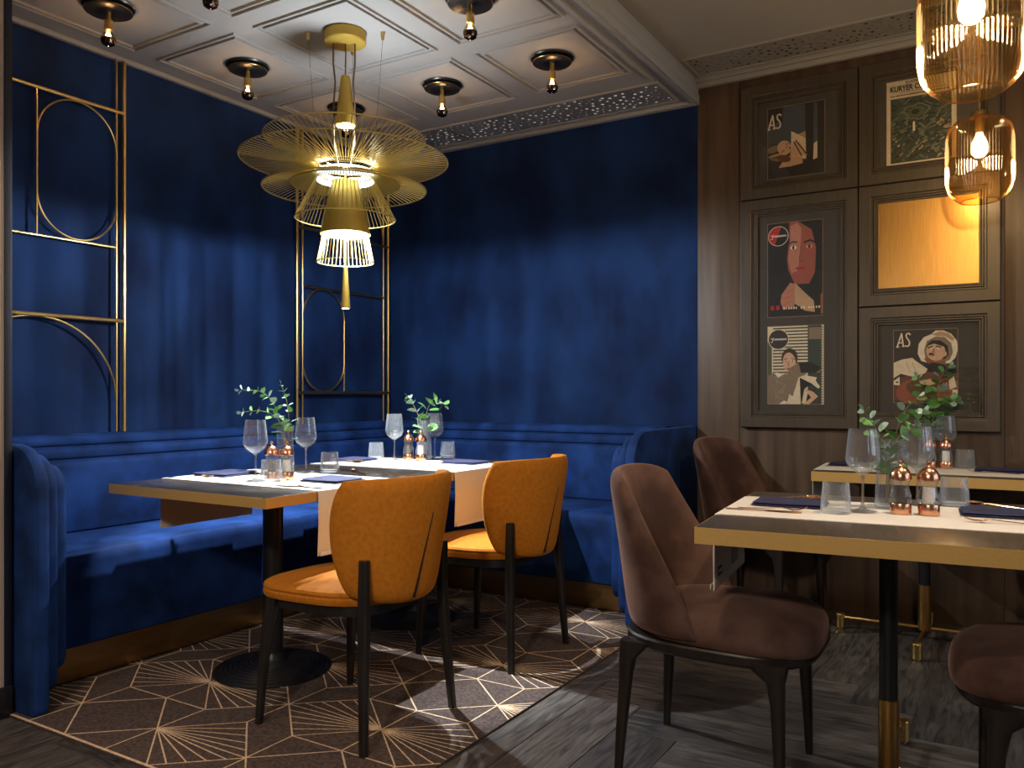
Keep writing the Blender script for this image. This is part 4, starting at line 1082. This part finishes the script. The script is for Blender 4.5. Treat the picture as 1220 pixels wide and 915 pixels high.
def redface(a):
    a.poly([(0, 0), (1, 0), (1, 1), (0, 1)], 'black')
    a.poly([(.40, .99), (.52, 1), (.62, .98), (.84, .92), (.88, .70), (.86, .45), (.76, .34), (.50, .34), (.38, .50), (.36, .62), (.40, .80)], 'redskin')
    a.poly([(.42, .95), (.54, .985), (.62, .92), (.60, .70), (.56, .48), (.44, .46), (.38, .60), (.42, .80)], 'pinkskin')
    a.poly([(.60, .98), (.88, .96), (1, .9), (1, .40), (.90, .40), (.90, .66), (.80, .90)], 'black')
    a.poly([(.40, .775), (.46, .795), (.55, .785), (.55, .77), (.46, .78), (.40, .76)], 'black'); a.poly([(.66, .78), (.78, .80), (.86, .775), (.86, .755), (.78, .78), (.66, .762)], 'black')
    a.ell(.475, .725, .055, .020, 'white'); a.ell(.475, .725, .022, .020, 'black'); a.ell(.76, .725, .06, .020, 'tan'); a.ell(.76, .725, .022, .020, 'black')
    a.stroke([(.62, .74), (.58, .60), (.61, .575), (.66, .58)], .003, 'brown'); a.ell(.60, .505, .09, .016, 'red'); a.stroke([(.51, .505), (.69, .505)], .002, 'black')
    a.poly([(.30, .06), (.24, .16), (.26, .24), (.34, .30), (.42, .36), (.52, .34), (.56, .22), (.48, .10)], 'pinkskin')
    for k in range(3): a.stroke([(.30 + k * .02, .13 + k * .06), (.44 + k * .02, .17 + k * .06)], .0025, 'redskin')
    a.poly([(.50, .36), (.66, .26), (.84, .16), (.86, .04), (.68, .06), (.50, .14)], 'tan')
    a.poly([(.96, .02), (1, .02), (1, .24), (.96, .22)], 'rust')
    rnd = random.Random(2)
    for x in (.06, .16): a.poly([(x, .08), (x + .06, .08), (x + .06, .125), (x, .125)], 'red')
    a.poly([(.27, .045), (.62, .06), (.60, .11), (.27, .10)], 'black')
    for k in range(15):
        if k in (6, 9): continue
        x = .29 + k * .045; a.poly([(x, .082), (x + rnd.uniform(.018, .034), .082), (x + rnd.uniform(.018, .034), .105), (x, .105)], 'cream')
    badge(a, .20, .86, .175, 'red', 'black')
def stripes(a):
    a.poly([(0, 0), (1, 0), (1, 1), (0, 1)], 'cream')
    a.poly([(.72, 0), (.96, 0), (.96, 1), (.72, 1)], 'green'); a.poly([(0, 0), (.08, 0), (.08, .8), (0, .8)], 'olive')
    for k in range(15): z = .40 + k * .040; a.poly([(.10, z), (.72, z), (.72, z + .017), (.10, z + .017)], 'green')
    for k in range(30): z = .02 + k * .0325; a.poly([(.965, z), (.985, z), (.985, z + .014), (.965, z + .014)], 'black')
    a.poly([(.74, .82), (.95, .82), (.95, .97), (.74, .97)], 'sepia')
    a.poly([(0, 0), (0, .36), (.10, .40), (.24, .36), (.34, .40), (.42, .2), (.36, .04), (.3, 0)], 'sepia'); a.poly([(.12, .40), (.20, .34), (.26, .38), (.18, .41)], 'white')
    rnd = random.Random(6)
    for k in range(60): x, y = rnd.uniform(.03, .33), rnd.uniform(.06, .36); a.poly([(x, y), (x + .014, y + .006), (x + .010, y + .012)], 'cream')
    a.ell(.40, .59, .145, .125, 'dark'); a.ell(.395, .535, .115, .125, 'skin', .1); a.poly([(.28, .60), (.33, .66), (.46, .655), (.52, .58), (.53, .66), (.42, .715), (.30, .69)], 'dark')
    a.stroke([(.30, .572), (.37, .585)], .003, 'black'); a.stroke([(.43, .585), (.50, .57)], .003, 'black'); a.ell(.335, .55, .026, .010, 'white'); a.ell(.335, .55, .011, .011, 'black'); a.ell(.455, .55, .026, .010, 'white'); a.ell(.455, .55, .011, .011, 'black')
    a.stroke([(.385, .55), (.372, .50), (.40, .49)], .003, 'brown'); a.ell(.385, .452, .040, .013, 'rust')
    a.poly([(.36, .40), (.42, .47), (.56, .53), (.80, .53), (.97, .45), (.92, .40), (.70, .40), (.58, .24), (.46, .10), (.34, .16), (.32, .28)], 'sepia')
    a.poly([(.56, .53), (.80, .53), (.97, .45), (.86, .40), (.60, .40)], 'black')
    a.poly([(.44, .06), (.56, .34), (.66, .37), (.88, .34), (.86, .30), (.94, .22), (.90, .20), (.78, .27), (.66, .22), (.62, .0), (.52, 0)], 'cream')
    a.poly([(.58, .34), (.80, .26), (.66, .20), (.62, .04), (.60, 0), (.68, 0), (.72, .14), (.86, .20), (.80, .12), (.70, 0), (.60, .02)], 'black')
    a.poly([(.66, .20), (.82, .16), (.90, .10), (.74, .0), (.64, 0), (.78, .09), (.70, .16)], 'skin'); a.poly([(.20, 0), (.30, .05), (.36, .03), (.30, 0)], 'white')
    badge(a, .20, .83, .175, 'dark', 'dark')

t, o = frame('bronze frame with old magazine cover of a reclining woman, top left of the wall', FX[0], FX[1], FZ[2], FZ[3])
page(t, o, 2.545, 2.205, .285, .37, YP, sleeper)
t, o = frame('bronze frame with old newspaper front page, behind the near amber pendant', FX[1], FX[2], FZ[2], FZ[3])
page(t, o, 3.115, 2.178, .30, .42, YP, aerial)
t, o = frame('tall bronze frame holding two magazine covers with round badges', FX[0], FX[1], FZ[0], FZ[2])
page(t, o, 2.545, 1.485, .275, .49, YP, redface, 'magazine cover of a red-lit face, upper one in the tall frame')
page(t, o, 2.545, 1.035, .280, .405, YP, stripes, 'magazine cover with striped blinds, lower one in the tall frame')
t, o = frame('bronze frame with cowboy singer magazine cover, lower right of the wall', FX[1], FX[2], FZ[0], FZ[1])
page(t, o, 3.145, 1.045, .275, .352, YP, cowboy)
t, o = frame('bronze frame holding a plain brushed gold panel, below the farther pendant', FX[1], FX[2], FZ[1], FZ[2], 'wall panel', glass=False, back=BRASSB, name='gold_panel')

# ------------------------------------------------------------------ lights
def light(name, typ, loc, energy, col, **kw):
    l = bpy.data.lights.new(name, typ); l.energy = energy; l.color = col
    for k, v in kw.items(): setattr(l, k, v)
    o = bpy.data.objects.new(name, l); C.objects.link(o); o.location = loc; return o
COOL = (.86, .94, 1.0); WARM = (1, .66, .36); AMB = (1, .84, .64)
light('shade_light', 'POINT', (CHX + .010, CHY, 1.780), 108, COOL, shadow_soft_size=.009)
o = light('hub_light', 'SPOT', (CHX, CHY, 2.135), 24, COOL, shadow_soft_size=.03, spot_size=math.radians(138), spot_blend=.5); o.rotation_euler = (PI, 0, 0); o.location.x += .07
o = light('upper_spot_light', 'SPOT', (CHX, CHY, 2.262), 420, COOL, shadow_soft_size=.012, spot_size=math.radians(86), spot_blend=.6)
o = light('lower_spot_light', 'SPOT', (CHX, CHY - .012, 1.458), 34, COOL, shadow_soft_size=.006, spot_size=math.radians(150), spot_blend=.4)
for (i, j) in labels:
    x = LX[i] if (i, j) != (1, 2) else 1.09
    light('bulb_light', 'POINT', (x, LY[j], ZC - .125), 1.7, WARM, shadow_soft_size=.012)
light('pendant_light', 'POINT', (3.547, -1.92, 1.871 + .15), 42, AMB, shadow_soft_size=.03)
light('pendant_light', 'POINT', (3.520, -.42, 1.895 + .15), 6.5, AMB, shadow_soft_size=.03)
# unseen downlights added as fill around and behind the camera
for (x, y, e, sz) in ((2.75, -3.35, 62, 95), (4.6, -1.4, 35, 90), (1.7, -4.5, 30, 95), (4.4, -4.8, 60, 100)):
    light('fill_downlight', 'SPOT', (x, y, ZC - .02 if (x < BX and y > -4.2) else ZR - .02), e, (1, .80, .62), shadow_soft_size=.06, spot_size=math.radians(sz), spot_blend=.6)
o = light('wall_fill_spot', 'SPOT', (1.5, -3.7, ZC - .03), 40, (1, .80, .62), shadow_soft_size=.05, spot_size=math.radians(60), spot_blend=.6)  # unseen spot added to brighten the beige wall edge
o.rotation_euler = (Vector((.745, -3.15, 1.0)) - Vector((1.5, -3.7, ZC))).to_track_quat('-Z', 'Y').to_euler()
for p, q, e, sz in (((3.3, -5.7, 2.6), (2.6, -2.3, .2), 210, 58), ((2.2, -5.9, 2.6), (1.5, -2.6, .1), 70, 52)):
    o = light('fill_spot', 'SPOT', p, e, (1, .86, .72), shadow_soft_size=.12, spot_size=math.radians(sz), spot_blend=.5)  # unseen spots added behind the camera as fill for front faces
    o.rotation_euler = (Vector(q) - Vector(p)).to_track_quat('-Z', 'Y').to_euler()

wd = bpy.data.worlds.new('world'); sc.world = wd; wd.use_nodes = True
wd.node_tree.nodes['Background'].inputs[0].default_value = (.5, .45, .42, 1); wd.node_tree.nodes['Background'].inputs[1].default_value = .02

sc.view_settings.view_transform = 'Standard'; sc.view_settings.look = 'None'; sc.view_settings.gamma = 1
sc.view_settings.use_curve_mapping = False; sc.view_settings.exposure = 0
sc.cycles.max_bounces = 10; sc.cycles.diffuse_bounces = 4; sc.cycles.glossy_bounces = 4; sc.cycles.transparent_max_bounces = 32
sc.cycles.sample_clamp_indirect = 4; sc.cycles.caustics_reflective = False; sc.cycles.caustics_refractive = False
sc.cycles.use_denoising = True
